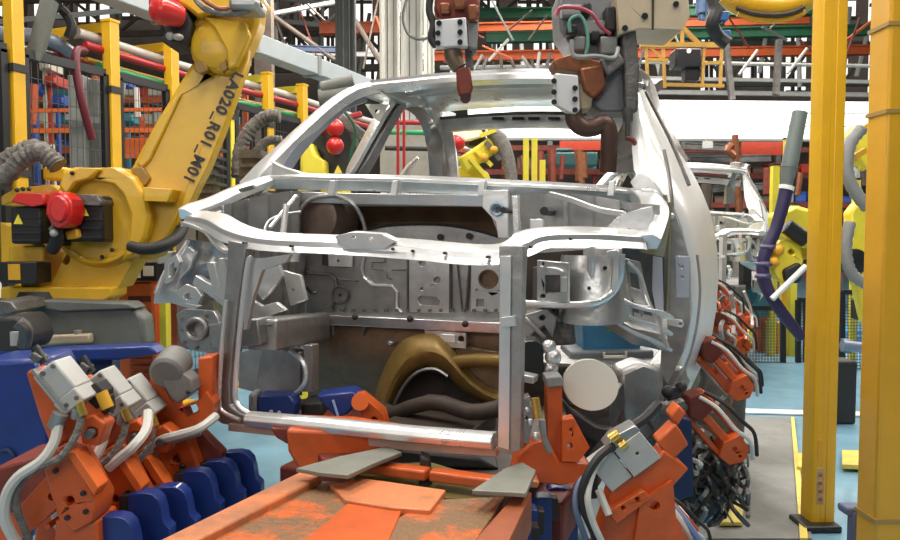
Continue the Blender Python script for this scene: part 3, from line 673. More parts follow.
# right body side: A pillar running into the flank
rowsd = [(86,636,642),(98,634,650),(110,633,656),(130,632,668),(150,632,679),(170,634,691),(190,645,701),(210,664,709),(230,672,714),(250,677,717),(280,681,718),(310,684,716),(340,681,711),(365,673,702),(388,665,691),(404,661,680)]
rows = []
for y, a, b in rowsd:
    Ya = 3.3 if y < 90 else 3.3-.38*min(1, (y-86)/95.); row = []
    for j in range(9):
        s = j/8; x = a+(b-a)*s
        row.append(W(x, y, Ya+.02+.55*s**3-.035*math.sin(s*3.14)))
    rows.append(row)
sd = part('side_panel', MB().grid(rows, vec=(.0,.05,0)), mat('side_panel_steel', (.86,.86,.85), .3, .35, var=.06, bump=.08, bscale=5), car)
part('door_edge_bead', MB().tube([W(x,y,Y) for x,y,Y in [(646,92,3.3),(656,112,3.25),(668,135,3.2),(679,160,3.15),(689,185,3.1)]], .008, 6, 3), steeld, sd)
part('panel_crease', MB().tube(WP([(664,150,2.9),(668,170,2.88),(672,200,2.87),(673,225,2.87)]), .007, 6, 3).tube(WP([(697,255,2.9),(700,290,2.88),(696,330,2.86),(686,365,2.84),(668,395,2.84)]), .005, 6, 3), steelg, sd)
hp = part('hinge_pillar', MB().wplate([(661,196),(672,204),(684,240),(690,262),(690,320),(683,352),(668,385),(660,372),(664,300),(664,258)], 2.86, .03, [circ(682,267,1.7,8), circ(682,277,1.7,8)]), steelg, car, .004)
part('pillar_face', MB().wplate([(675,256),(690,256),(689,298),(676,298)], 2.85, .012, [circ(682,267,1.7,8), circ(682,277,1.7,8)]), mat('pale_blue_steel', (.56,.58,.66), .3, .5), hp, .002)
part('pillar_face', MB().wplate([(653,256),(662,258),(664,318),(656,312),(652,290)], 2.78, .012), MATS['pale_blue_steel'], hp, .002)
part('pillar_bead', MB().tube(WP([(665,195,2.84),(669,225,2.84),(668,262,2.84),(667,310,2.84),(668,335,2.83)]), .008, 6, 3), mat('olive_grey_steel', (.34,.32,.22), .4, .5), hp)
rows = [[W(638+j*5-i*1.5, 196+i*9+j*1, 2.74+.03*math.sin(j*.9)) for j in range(8)] for i in range(7)]
part('inner_wing', MB().grid(rows, vec=(0,.01,0)), mat('shaded_khaki_steel', (.40,.35,.25), .35, .6, var=.3), car)  # shade and brown reflection put into the khaki base colour
part('pillar_foot_cap', MB().wplate([(630,182),(638,172),(650,176),(660,190),(664,202),(652,206),(640,198)], 2.78, .03, [circ(648,190,2.5,8)]).wplate([(640,188),(656,190),(660,198),(644,198)], 2.75, .03), steelw, car, .006)
part('hinge_arm', MB().wplate([(668,318),(682,320),(684,324),(682,328),(668,325)], 2.8, .012, [circ(680,324,1.8,8)]), steelw, hp, .002)
part('fender_bolt', MB().ball(W(671,216,2.83), .012).ball(W(668,204,2.83),.01), steelw, hp)
# left pillar, roof rails, rear pillars (both sides where they mirror)
def pillar(name, pts, w, h, mt=steel, sm=4, mirror=True, scl=None):
    P = WP(pts); pr = [(-w/2,-h/2),(-w*.2,-h*.6),(w/2,-h/2),(w/2,h*.35),(w*.1,h/2),(-w/2,h*.4)]
    part(name, MB().sweep(P, pr, sm, up=Vector((0,-.5,1)), scl=scl), mt, car, .003)
    if mirror: part(name, MB().sweep([mir(p) for p in P][::-1], pr, sm, up=Vector((0,-.5,1)), scl=scl[::-1] if scl else None), mt, car, .003)
pillar('a_pillar', [(248,190,2.86),(264,172,2.9),(285,150,2.97),(312,124,3.07),(338,102,3.17),(358,91,3.24),(380,86,3.28)], .085, .055, steelw, mirror=False, scl=[1.5,1.35,1.05,.95,.95,.95,.8])
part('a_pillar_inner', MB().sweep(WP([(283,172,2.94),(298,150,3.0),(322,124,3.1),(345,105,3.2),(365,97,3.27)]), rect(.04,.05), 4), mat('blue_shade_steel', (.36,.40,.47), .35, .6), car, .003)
part('pillar_base', MB().wplate([(236,196),(246,182),(260,168),(272,160),(282,166),(300,172),(318,176),(300,182),(276,184),(262,192)], 2.88, .03, [[(255,180),(262,176),(264,179),(257,183)]]), steelw, car, .006)
pillar('roof_rail', [(372,88,3.26),(385,92,3.45),(398,97,3.64),(410,102,3.8),(424,108,4.0)], .1, .06, steel)
pillar('b_pillar', [(346,178,3.5),(352,168,3.5),(370,135,3.55),(382,114,3.6),(392,99,3.65)], .07, .03, steelw, mirror=False)
pillar('b_pillar_inner', [(358,176,3.56),(366,160,3.56),(380,134,3.6),(392,112,3.66),(399,102,3.7)], .09, .05, steelg, scl=[1.3,1.2,1,1,1])
part('belt_gusset', MB().vplate([(365,104),(389,104),(380,122),(373,117)], 3.75, .02, [circ(377,111,2.5,8)]), offw, car, .002)
pillar('c_pillar', [(438,178,3.98),(436,150,3.95),(430,128,3.9),(420,112,3.85),(406,103,3.8),(394,104,3.78)], .09, .05, steelg)
pillar('quarter_arch', [(450,178,4.1),(447,148,4.08),(441,126,4.05),(432,112,4.03),(420,104,4.0)], .10, .06, steel)
for q in (-1,1): part('sill', MB().box((CX+q*.84, 3.75, .93), (.14,1.7,.14)), steelg, car, .02)
part('quarter_trim', MB().tube(WP([(404,176,4.05),(410,166,4.05),(418,158,4.05)]), [.03,.02,.01], 8), steelw, car)
# roof
fh = [(370,87,3.26),(400,84,3.22),(440,80,3.19),(490,77,3.17),(540,76,3.17),(590,79,3.2),(642,86,3.28)]
part('roof_header', MB().sweep(WP(fh), [(.02,-.018),(.02,.008),(.0,.02),(-.08,.03),(-.1,.02),(-.08,-.02)], 4), steelw, car, .003)
A = [W(*p) for p in fh]; A, _ = catmull(A, 3, [1]*len(A)); rear = []
n = len(A)
for i in range(n):
    s = i/(n-1); rear.append(W(436+ (650-436)*s, 116-6*math.sin(s*3.14159), 4.05))
rows = [[A[i].lerp(rear[i], t)+Vector((0,0,.05*math.sin(t*3.14)+.02)) for i in range(n)] for t in [k/10 for k in range(11)]]
part('roof_panel', MB().grid(rows, vec=(0,0,.012)), steelw, car)
part('roof_bow', MB().sweep([p+Vector((0,0,-.03)) for p in rows[5]], rect(.06,.02)), steel, car, .002)
part('roof_edge_seal', MB().tube([p+Vector((0,-.02,-.02)) for p in rear], .01, 6), steeld, car)
part('tailgate_header', MB().sweep([p+Vector((0,.0,-.06)) for p in rear], rect(.05,.075)), steel, car, .004)
m = MB()
for x in (492, 512, 528, 548, 572):
    m.wplate([(x,117),(x+11,117),(x+11,119.5),(x,119.5)], 3.99, .02)
part('header_slot', m, black, car)
p = rear[0]
part('rear_lower_panel', MB().box((CX, 4.95, 1.15), (1.7,.08,.5)), steelg, car, .01)
part('floor_pan', MB().box((CX, 4.1, .9), (1.6,1.6,.02)), steelg, car, .004)
m = MB()
for sx in (-1,1): m.box((CX+sx*.93, 4.65, 1.2), (.03,.75,.55))
part('rear_quarter', m, steelw, car, .01)
m = MB().box((CX-.78, 2.9, .9), (.12,.5,.1)).box((CX+.66, 2.6, .9), (.1,.3,.1))
part('body_mount', m, steeld, car, .004)
# ------------------------------------------------------------------ big yellow robot at left
D = 4.15
rb = thing('industrial_robot', 'large yellow welding robot on the left with red and black motors', 'robot', V(75,300,D+.2))
ped = thing('robot_pedestal', 'dark grey green pedestal block under the large left robot', 'pedestal', V(80,350,D))
part('block', MB().vplate([(18,318),(36,302),(128,304),(143,318),(146,346),(120,352),(20,350)], D-.15, .15), greyd, ped, .02)
part('turntable', MB().lathe(V(58,304,D+.2), UP, [(0,.30),(.04,.31),(.05,.27),(.09,.26),(.10,.001)], 36), black, ped)
part('top_plate', MB().vplate([(30,306),(44,300),(128,303),(136,309),(60,312)], D-.18, .15), greyd, ped, .01)
part('fitting', MB().bar(V(48,340,D-.2), V(92,338,D-.2), .05, .05), tan, ped, .01); part('fitting', MB().cyl(V(78,330,D-.2), V(78,342,D-.2), .02), grey, ped)
# base casting
part('base_casting', MB().vplate([(0,287),(112,287),(112,297),(100,303),(0,300)], D-.05, .2), yel, rb, .012)
part('base_casting', MB().vplate([(66,290),(50,287),(62,262),(72,246),(120,238),(138,252),(128,270),(118,288),(100,291)], D+.02, .2, [circ(66,259,4,12,6)]), yel, rb, .02)
part('side_bracket', MB().vplate([(0,222),(46,246),(48,256),(10,262),(0,262)], D+.1, .35), yel, rb, .02)
part('side_bracket', MB().vplate([(8,246),(44,246),(44,268),(40,274),(40,287),(20,287),(20,270),(8,262)], D, .3), yel, rb, .012)
# shoulder drum
c = V(98,218,D-.02)
dr = part('shoulder_drum', MB().lathe(c, FWD, [(0,.225),(0,.262),(.02,.275),(.25,.275),(.27,.25),(.28,.001)], 48).lathe(c+FWD*.1, FWD, [(0,.24),(.01,.24)], 32), yel, rb, .004, ang=30)
part('drum_ring', MB().tube([V(*p,D-.02) for p in circ(98,218,44,48)], .017, 8, closed=True), yel, dr)
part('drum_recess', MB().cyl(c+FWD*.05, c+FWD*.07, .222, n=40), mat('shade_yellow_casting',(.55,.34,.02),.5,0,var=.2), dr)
part('upper_shroud', MB().vplate([(60,178),(72,168),(118,167),(133,176),(146,196),(150,215),(146,236),(134,256),(120,262),(127,240),(129,214),(122,196),(110,184),(90,180),(70,184)], D-.06, .3), yel, rb, .02)
part('top_cover', MB().vplate([(58,186),(62,172),(74,167),(100,168),(92,178),(76,182),(66,196)], D-.1, .4), yel, rb, .015)
m = MB().vplate([(0,196),(14,188),(52,184),(58,190),(50,198),(20,200),(0,206)], D, .3); m.vbox(42,167,66,180,D+.1,.2)
part('arm_balance_cover', m, yel, rb, .015)
for x, y in ((17,190),(23,189),(29,189),(72,173),(112,250),(102,257)): part('bolt', MB().ball(V(x,y,D-.11 if y<200 else D-.04), .012), blackr, rb)
# motors
def motor(x0,y0,x1,y1,Dm,lab=None):
    mo = part('motor', MB().vbox(x0,y0,x1,y1,Dm,.22), black, rb, .015, label=lab)
    m2 = MB()
    for k in range(5): yy = y0+(y1-y0)*(k+.5)/5; m2.vbox(x0+2,yy-.8,x1-2,yy+.8,Dm-.008,.02)
    part('cooling_rib', m2, blackr, mo); return mo
mo = motor(68,196,103,242,D-.14); 
part('motor_cap', MB().vplate([(70,194),(98,195),(102,202),(100,206),(70,204)], D-.17, .2), steeld, mo, .008)
part('warning_triangle', MB().vplate([(84,206),(88.5,216),(79.5,216)], D-.155, .006), yelb, mo)
mo = motor(10,206,42,244,D-.10)
part('motor_cap', MB().vplate([(10,202),(16,193),(44,193),(46,204),(30,207)], D-.14, .22), red, mo, .01, label='red motor cap')
part('warning_triangle', MB().vplate([(18,214),(22.5,224),(13.5,224)], D-.11, .006), yelb, mo)
rc = MB().vplate([(46,202),(50,192),(61,191),(70,199),(72,212),(68,224),(60,229),(51,225),(45,214)], D-.3, .15)
rc.vplate([(49,204),(53,196),(60,195),(66,201),(68,211),(64,220),(58,223),(52,220),(48,213)], D-.32, .03)
part('motor_end_cap', rc, red, rb, .012, label='red hexagonal motor end cap')
part('connector', MB().tube([V(55,228,D-.25), V(57,240,D-.2), V(52,250,D-.15)], .035, 8, 3).vbox(50,226,62,246,D-.15,.1), blackr, rb, .005)
part('connector_nut', MB().ball(V(54,233,D-.27), .02), greyl, rb)
part('motor_mount', MB().vplate([(64,232),(76,228),(78,238),(66,240)], D-.18, .1), yelo, rb, .01)
part('terminal_box', MB().vbox(0,262,37,284,D-.12,.15), black, rb, .006)
part('terminal_label', MB().vbox(8,264,20,280,D-.125,.01), yelo, rb)
# lower arm
arm = [(192,60),(216,72),(250,34),(246,60),(222,128),(206,168),(184,212),(170,240),(158,256),(142,262),(132,250),(134,200),(128,172),(134,160),(152,126),(170,96)]
am = part('lower_arm', MB().vplate(arm, D+.02, .14), yel, rb, .03)
part('arm_side_flange', MB().vplate([(236,62),(250,34),(248,58),(224,126),(208,166),(186,210),(176,226),(184,196),(196,160),(212,120)], D-.015, .04), yel, am, .006)
part('arm_edge_rib', MB().vplate([(174,98),(182,92),(150,160),(142,168),(136,164),(152,130)], D-.0, .04), yel, am, .01)
part('arm_bracket', MB().vplate([(143,187),(173,189),(168,202),(143,201)], D-.1, .15), yel, rb, .006)
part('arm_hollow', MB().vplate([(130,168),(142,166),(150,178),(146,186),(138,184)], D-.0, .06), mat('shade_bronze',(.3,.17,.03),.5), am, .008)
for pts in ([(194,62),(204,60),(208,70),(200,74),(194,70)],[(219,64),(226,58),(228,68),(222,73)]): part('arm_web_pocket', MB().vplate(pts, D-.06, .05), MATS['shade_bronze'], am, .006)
# text on the arm: stands on the arm's face
def lettering(txt, p0, p1, size, parent, mt, Dp):
    cu = bpy.data.curves.new('lettering', 'FONT'); cu.body = txt; cu.size = 1; cu.extrude = .01; cu.space_character = 1.12; cu.offset = .032
    to = bpy.data.objects.new('tmp_text', cu); COL.objects.link(to); bpy.context.view_layer.update()
    me = bpy.data.meshes.new_from_object(to.evaluated_get(bpy.context.evaluated_depsgraph_get())); bpy.data.objects.remove(to)
    a, b = V(*p0,Dp), V(*p1,Dp); x = (b-a); L = x.length; x /= L; y = (-FWD).cross(x); z = -FWD
    xs = [v.co.x for v in me.vertices]; k = L/(max(xs)-min(xs))
    base = Vector(rootof(parent)['_base'])
    for v in me.vertices: v.co = a + x*(v.co.x-min(xs))*k + y*v.co.y*size + z*v.co.z*.1 - base
    me.materials.clear(); me.materials.append(mt)
    o = bpy.data.objects.new('lettering', me); COL.objects.link(o); o.parent = parent; return o
lettering('LA020_R01_M01', (234,71), (184,178), .085, am, black, D-.022)
# elbow and wrist head
part('elbow_casting', MB().vplate([(190,24),(206,6),(224,-6),(262,-6),(258,24),(250,44),(234,74),(214,72),(192,62),(188,44)], D-.04, .17), yel, rb, .025)
part('elbow_boss', MB().lathe(V(214,44,D-.06), FWD, [(0,.11),(.01,.13),(.05,.135),(.08,.135)], 32), yel, rb, .004)
part('elbow_cover', MB().vplate([(202,16),(246,22),(250,36),(236,66),(228,70),(226,50),(214,28)], D-.08, .05), yel, rb, .012)
m = MB().vplate([(176,0),(186,-6),(262,-6),(258,4),(240,10),(212,12),(196,16)], D-.12, .25)
part('wrist_housing', m, yel, rb, .02)
part('motor', MB().vplate([(164,14),(186,8),(192,24),(186,44),(168,46),(160,40),(166,28)], D-.1, .2), blackr, rb, .01)
part('motor_end_cap', MB().lathe(V(164,11,D-.2), Vector((-.3,-.8,.1)), [(-.10,.055),(-.02,.072),(.02,.075),(.05,.065),(.065,.04),(.07,.001)], 24).vbox(148,-6,186,10,D-.1,.2), red, rb, .01, label='red wrist motor cap')
part('cable_clip', MB().ball(V(178,37,D-.13), .03, sq=.6).ball(V(170,36,D-.13), .022), greyl, rb)
part('wrist_cable', MB().tube([V(196,0,D-.22), V(204,8,D-.24), V(220,13,D-.24), V(240,13,D-.24), V(262,4,D-.24)], .016, 8, 4), hoseg, rb)
part('wrist_cable', MB().tube([V(200,-4,D-.26), V(210,4,D-.28), V(226,9,D-.28), V(262,-3,D-.26)], .012, 8, 4), mat('rust_cable',(.25,.08,.03),.5), rb)
part('wrist_flange', MB().vbox(228,-4,258,8,D-.3,.2), steelg, rb, .02)
solo('hose_bundle', MB().tube([V(130,246,D-.1), V(144,249,D-.12), V(162,246,D-.1), V(178,236,D), V(186,218,D+.1), V(194,200,D+.15)], [.03,.032,.034,.034,.032,.03], 12, 4), blackr, 'dark grey hose looping under the robot arm towards the car', 'hose')
def ribbed(pts, r, n=5):
    P, _ = catmull(pts, n, [1]*len(pts)); return MB().tube(P, [r*(1 if i % 2 else .86) for i in range(len(P))], 10)
for i,(pts,lab) in enumerate(((([(-4,184),(10,172),(24,158),(38,152),(50,158),(58,166)]), 'worn grey sleeve hose arching over the robot shoulder'),([(0,176),(8,160),(22,152),(34,148),(48,154)], 'second worn grey hose behind the arching one at the shoulder'))):
    solo('sleeve_hose', ribbed([V(x,y,D+.15*i-.05) for x,y in pts], .055), mat('worn_sleeve',(.17,.15,.13),.7,0,var=.5,scale=18,bump=.8) if i == 0 else MATS['worn_sleeve'], lab, 'hose')
# hose bundle right of the arm
solo('hose_bundle', ribbed([V(238,178,5.2), V(240,150,5.2), V(250,130,5.2), V(266,117,5.2), V(280,116,5.2)], .05, 8), MATS['worn_sleeve'], 'grey ribbed hose bending behind the left windshield pillar', 'hose')
solo('hose_bundle', ribbed([V(248,182,5.3), V(254,158,5.3), V(266,142,5.3), V(282,140,5.3)], .035, 8), hoseg, 'darker hose under the ribbed one by the windshield pillar', 'hose')
solo('rolled_tube', MB().cyl(V(322,90,5.0), V(354,82,5.0), .055, n=20).cyl(V(320,100,5), V(352,96,5), .07, n=20), greyd, 'dark horizontal drum just behind the front corner of the roof', 'drum')
# ------------------------------------------------------------------ blue machine base, orange cabinet at left
bb = thing('blue_plinth', 'deep blue machine base below the robot pedestal', 'machine base', V(60,520,3.0))
part('top_slab', MB().vplate([(-20,352),(150,346),(158,354),(120,360),(-20,364)], 3.6, .12), blue, bb, .01)
part('side_panel', MB().vplate([(-30,362),(34,358),(44,380),(50,420),(46,470),(30,540),(-30,560)], 3.0, .3), blue, bb, .02)
part('rear_panel', MB().vplate([(30,356),(112,352),(112,470),(30,520)], 3.7, .1), blued, bb, .01)
part('lift_hole', MB().tube([V(0,452,2.99), V(8,450,2.99), V(14,458,2.99), V(12,470,2.99)], .008, 6, 3), blued, bb)
ob = thing('orange_cabinet', 'orange louvred cabinet behind the pedestal with a black readout strip', 'cabinet', V(135,400,4.6))
part('cabinet_body', MB().vbox(104,282,160,420,4.75,.4), orangeb, ob, .01)
part('top_cover', MB().vplate([(118,254),(160,252),(160,264),(112,264)], 4.7, .4), greyl, ob, .01)
part('readout_strip', MB().vbox(112,262,156,281,4.68,.1), black, ob, .004)
for x0,x1 in ((131,140),(143,153)): part('readout', MB().vbox(x0,266,x1,278 if x0<135 else 276,4.67,.01), white, ob)
for a,b in ((296,302),): part('drawer_slot', MB().vbox(128,a,152,b,4.73,.02), rust, ob)
m = MB()
for k in range(14): m.vbox(130,310+k*7,152,313+k*7,4.73,.03)
part('louvre', m, mat('louvre_shade',(.35,.06,.02),.5), ob)
part('door_frame', MB().vbox(152,282,156,420,4.72,.05), orangeb, ob)
part('door_label', MB().vbox(126,315,134,330,4.72,.01), white, ob)
solo('machine_post', MB().vbox(104,288,113,310,4.3,.08), yelp, 'short yellow post left of the orange cabinet top', 'post')
solo('machine_post', MB().vbox(160,303,166,350,4.55,.08), yelb, 'yellow post right of the orange cabinet', 'post')
gb = thing('gear_motor', 'dark gear motor at the left edge beside the pedestal', 'motor', V(10,350,3.4))
part('motor_body', MB().vplate([(-5,318),(16,316),(24,326),(28,340),(22,352),(-5,352)], 3.5, .25), blackr, gb, .02)
part('motor_flange', MB().tube([V(18,322,3.4), V(26,330,3.42), V(24,346,3.45)], .03, 8, 3), steeld, gb)
part('motor_plate', MB().vbox(10,332,21,346,3.44,.02), greyl, gb)
part('motor_top', MB().vplate([(-5,300),(12,302),(18,312),(-5,318)], 3.7, .3), steeld, gb, .01)
# yellow robot seen through the left windshield corner and red spheres
r2 = thing('industrial_robot', 'yellow robot with twin red motor caps seen through the windshield at left', 'robot', V(325,182,6.2))
part('pedestal', MB().box(Vector((V(325,182,6.5).x,V(325,182,6.5).y,.95)), (.4,.4,1.9), RY), yelb, r2, .02)
part('base', MB().vplate([(300,178),(300,156),(306,143),(312,142),(316,156),(325,160),(325,182)], 6.2, .3), yelb, r2, .03)
part('body', MB().vplate([(308,142),(316,122),(334,118),(352,126),(356,150),(346,182),(322,182),(322,156)], 6.4, .4), blackr, r2, .03)
for y,x in ((128,335),(146,335)): part('motor_cap', MB().ball(V(x,y,6.2), .075, -FWD, .9), red, r2, label='round red motor cap')
part('side_motor', MB().cyl(V(316,130,6.3), V(326,130,6.3), .05), rust, r2)
part('arm', MB().bar(V(340,118,6.3), V(368,140,6.3), .05, .09), steeld, r2, .01); part('arm', MB().bar(V(330,122,6.4), V(362,114,6.4), .05, .05), redp, r2, .01)
part('cable', MB().tube([V(345,112,6.2), V(356,130,6.2), V(350,160,6.2), V(356,182,6.2)], .015, 6, 3), green, r2)
part('warning_triangle', MB().vplate([(338,165),(342,173),(334,173)], 6.15, .01), yelb, r2)
r3 = thing('industrial_robot', 'yellow robot with one red motor cap seen through the middle of the windshield', 'robot', V(485,182,6.4))
part('pedestal', MB().box(Vector((V(470,182,6.5).x,V(470,182,6.5).y,.95)), (.4,.4,1.9), RY), yelb, r3, .02)
part('base', MB().vplate([(450,182),(452,168),(470,164),(488,172),(492,182)], 6.4, .3), yelb, r3, .02)
part('arm', MB().bar(V(462,166,6.3), V(500,140,6.35), .1, .14), yelb, r3, .02)
part('fork', MB().vplate([(446,132),(462,124),(480,126),(484,136),(470,140),(452,140)], 6.3, .1), offw, r3, .01)
part('motor_cap', MB().ball(V(457,143,6.15), .07, -FWD, .9), red, r3, label='round red motor cap')
part('motor', MB().vbox(468,128,486,146,6.4,.2), blackr, r3, .02)
part('wrist', MB().tube([V(488,130,6.3), V(500,140,6.3), V(508,160,6.3), V(512,182,6.3)], [.05,.07,.06,.05], 10, 3), hoseg, r3)
for a_,b_ in (((476,150),(492,166)),((486,142),(500,160)),((470,158),(488,178)),((480,136),(496,130))): part('linkage', MB().bar(V(*a_,6.25), V(*b_,6.25), .035), yelb if a_[0]!=486 else steeld, r3)
part('knuckle', MB().ball(V(484,158,6.22), .04).ball(V(494,150,6.22), .035), yelo, r3)
for x,lab in ((526,'left of three lemon yellow posts behind the windshield'),(534.5,'middle of three lemon yellow posts behind the windshield'),(542.5,'short right one of three lemon yellow posts behind the windshield')):
    y = 138 if x < 540 else 160; p = V(x,y,9); q = Vector((p.x,p.y,0)); solo('barrier_post', MB().bar(q, p, .065), yelb, lab, 'post')
for k,(x,mt,lab) in enumerate(((398,redp,'thin red cable hanging behind the rear pillar, left one'),(404,redp,'thin red cable hanging behind the rear pillar, right one'))):
    solo('cable', MB().tube([V(x,98,7), V(x,182,7)], .015, 6), mt, lab, 'cable')
for y,mt,lab in ((122,redp,'red horizontal pipe behind the rear pillar'),(132,greenp,'green horizontal pipe behind the rear pillar'),(148,blackr,'black rail behind the rear pillar')):
    solo('pipe', MB().tube([V(385,y,7.5), V(434,y+1,7.5)], .025, 8), mt, lab, 'pipe')
solo('enclosure', MB().vbox(380,120,440,182,8.5,.1), mat('panel_taupe',(.34,.31,.27),.6,0,var=.2), 'taupe machine panel behind the rear pillar arch', 'panel')
# ------------------------------------------------------------------ clamp units
DU = 2.0
def L(px, py, d=0.): return Vector(((px-60)*DU/F, d, -(py-540)*DU/F))
LY = Vector((0,1,0))
def lplate(m, pix, d, th, holes=()): return m.prism([L(x,y,d) for x,y in pix], LY*th, [[L(x,y,d) for x,y in h] for h in holes])
def lbox(m, cx, cy, l, w_, d, th, ang):
    return m.box(L(cx,cy,d)+LY*th/2, (l*DU/F, th, w_*DU/F), Matrix.Rotation(R(ang), 3, 'Y'))
def make_clamp(label):
    t = thing('clamp_unit', label, 'clamp', (0,0,0), 'pneumatic clamp units beside the carrier')
    b = part('cylinder_box', lbox(MB(), 58, 385, 34, 27, 0, .09, 52), greyl, t, .006)
    part('cylinder_head', lbox(MB(), 72, 404, 16, 27, -.002, .095, 52), greyl, t, .005)
    m = MB()
    for x, y in ((48,376),(58,369),(70,407),(80,400)): m.cyl(L(x,y,-.004), L(x,y,.01), .006, n=10)
    part('box_screw', m, steeld, b)
    part('guide_rail', lbox(MB(), 54, 392, 50, 3, -.008, .02, 52), grey, b)
    part('sensor', lbox(MB(), 38, 362, 10, 8, .01, .04, 40), steeld, t, .004)
    part('sensor', MB().cyl(L(34,352,.03), L(44,368,.03), .012), black, t)
    part('side_plate', lplate(MB(), [(30,376),(36,372),(72,420),(68,440),(60,450),(50,442),(42,420)], .005, .07), orange, t, .006)
    fit = MB().cyl(L(66,414,-.01), L(60,428,-.01), .02).cyl(L(80,410,0), L(78,420,0), .012)
    part('hose_fitting', fit, steelg, t); part('brass_fitting', MB().cyl(L(84,404,-.01), L(88,416,-.01), .011), brass, t)
    part('hose', MB().tube([L(64,420,-.01), L(63,440,-.03), L(54,456,-.05), L(34,470,-.06), L(22,490,-.06), L(19,515,-.05), L(25,545,-.02)], .0135, 8, 5), hosew, t)
    part('hose', MB().tube([L(84,412,0), L(84,430,-.02), L(72,452,-.04), L(52,462,-.05), L(34,476,-.045), L(27,500,-.04), L(30,540,0)], .010, 8, 5), hoseg, t)
    part('pivot_block', lplate(MB(), [(46,462),(60,450),(76,452),(84,468),(100,500),(96,520),(74,532),(60,516),(52,490)], -.01, .10, [circ(72,500,4,12)]), orange, t, .008)
    part('pivot_lit_edge', lplate(MB(), [(72,452),(80,450),(102,486),(98,494)], -.02, .06), orangeb, t, .004)  # brighter orange strip, the lit edge put into the colour
    part('swing_arm', lplate(MB(), [(-6,530),(20,506),(46,478),(56,486),(60,505),(40,524),(10,548),(-6,552)], .02, .06, [circ(49,500,4,10), circ(44,530,3,10)]), orange, t, .006)
    m = MB()
    for x, y in ((60,470),(86,492),(70,516),(88,510)): m.cyl(L(x,y,-.016), L(x,y,.0), .007, n=10)
    part('pivot_bolt', m, black, t)
    part('clamp_foot', lplate(MB(), [(56,520),(96,522),(100,600),(50,600)], .0, .12), orange, t, .006)
    part('clevis', lplate(MB(), [(76,424),(92,418),(104,428),(96,450),(80,448)], .02, .06, [circ(90,436,5,12)]), orange, t, .006)
    part('clevis_pin', MB().cyl(L(90,436,-.0), L(90,436,.1), .012), steeld, t)
    return t
clampl = [('grey clamp cylinder box with looping white hose, nearest the left picture edge',60,540,1.95,1.0),
 ('second clamp unit from the left edge, beside the black valve',106,536,2.15,1.02),
 ('third clamp unit from the left edge, before the orange cabinet',134,536,2.32,1.05)]
c0 = make_clamp(clampl[0][0])
c0.location = V(*clampl[0][1:4]); c0.rotation_euler = (0,0,YAW)
for lab, x, y, Dd, s in clampl[1:]:
    dup(c0, loc=V(x,y,Dd), rotz=YAW, scale=s, label=lab)
# unit with round grey motor
t = thing('clamp_unit', 'orange clamp bracket with round grey motor, left of the open radiator frame', 'clamp', V(180,470,2.45), 'pneumatic clamp units beside the carrier')
D = 2.4
part('motor', MB().lathe(V(172,366,D), FWD+Vector((0,0,.3)), [(-.06,.045),(-.05,.055),(.04,.055),(.05,.04),(.051,.001)], 24), mat('dull_motor_grey',(.20,.19,.18),.55,.2,var=.3), t, .002)
part('motor_box', MB().vplate([(158,376),(174,366),(192,380),(194,392),(178,404),(170,398)], D-.05, .08), MATS['dull_motor_grey'], t, .006)
part('upright', MB().vplate([(198,358),(212,356),(212,424),(198,428)], D+.02, .08), orange, t, .006)
part('bracket', MB().vplate([(150,378),(156,374),(176,410),(198,402),(206,392),(214,404),(210,424),(170,432),(152,426)], D, .07, [[(182,408),(196,404),(200,412),(186,418)]]), orange, t, .006)
part('base_block', MB().vplate([(158,432),(186,428),(200,470),(196,500),(160,496),(152,460)], D+.05, .12, [circ(176,460,4,10)]), orange, t, .01)
part('brace', MB().vplate([(182,430),(196,428),(222,454),(220,464),(206,468)], D+.1, .06), rust, t, .005)
part('hose', MB().tube([V(148,470,D-.05), V(150,450,D-.06), V(160,440,D-.07), V(182,434,D-.08), V(200,428,D-.08), V(216,416,D-.02)], .014, 8, 4), hosew, t)
part('hose', MB().tube([V(152,472,D-.03), V(155,452,D-.05), V(166,443,D-.06), V(186,436,D-.06), V(200,432,D-.06)], .012, 8, 4), grey, t)
part('bolt', MB().ball(V(188,392,D-.05), .007).ball(V(182,466,D+.04), .01), black, t)
part('blue_tab', MB().vplate([(136,410),(150,406),(152,420),(140,436),(134,430)], D-.1, .03), mat('light_blue_tab',(.05,.35,.6),.4), t, .004)
solo('solenoid_valve', MB().vplate([(86,388),(96,382),(104,392),(104,404),(96,410),(88,402)], 2.0, .06).vplate([(98,400),(108,396),(110,412),(102,416)], 1.99, .04), blackr, 'black valve with yellow tip between the first two left clamp units', 'valve', bev=.004)
solo('valve_tip', MB().cyl(V(101,392,1.97), V(108,408,1.97), .016), yelo, 'yellow plug on the black valve by the left clamp units', 'plug')
solo('grey_hose', MB().tube([V(148,412,2.2), V(146,430,2.15), V(134,446,2.1), V(122,456,2.1), V(108,468,2.1)], .015, 8, 4), hosew, 'white hose curving down from the third left clamp unit', 'hose')
# orange clutter bases low left
for k,(pts,Dd,lab) in enumerate((([(100,448),(140,436),(150,470),(140,500),(104,510)],2.45,'orange fixture block behind the second clamp, low left'),([(40,500),(70,478),(92,520),(80,560),(30,560)],2.1,'orange fixture block nearest the lower left corner'),([(120,468),(146,462),(160,500),(150,530),(118,520)],2.3,'orange fixture block touching the first blue teeth'))):
    m = MB().vplate(pts, Dd, .15, [circ(sum(p[0] for p in pts)/5, sum(p[1] for p in pts)/5, 4, 10)])
    solo('fixture_block', m, orange, lab, 'fixture', bev=.008)
solo('fixture_bracing', MB().vplate([(-10,470),(60,452),(110,462),(60,500),(-10,520)], 2.6, .3), rust, 'rust orange shelf behind the left clamp units', 'fixture', bev=.01)
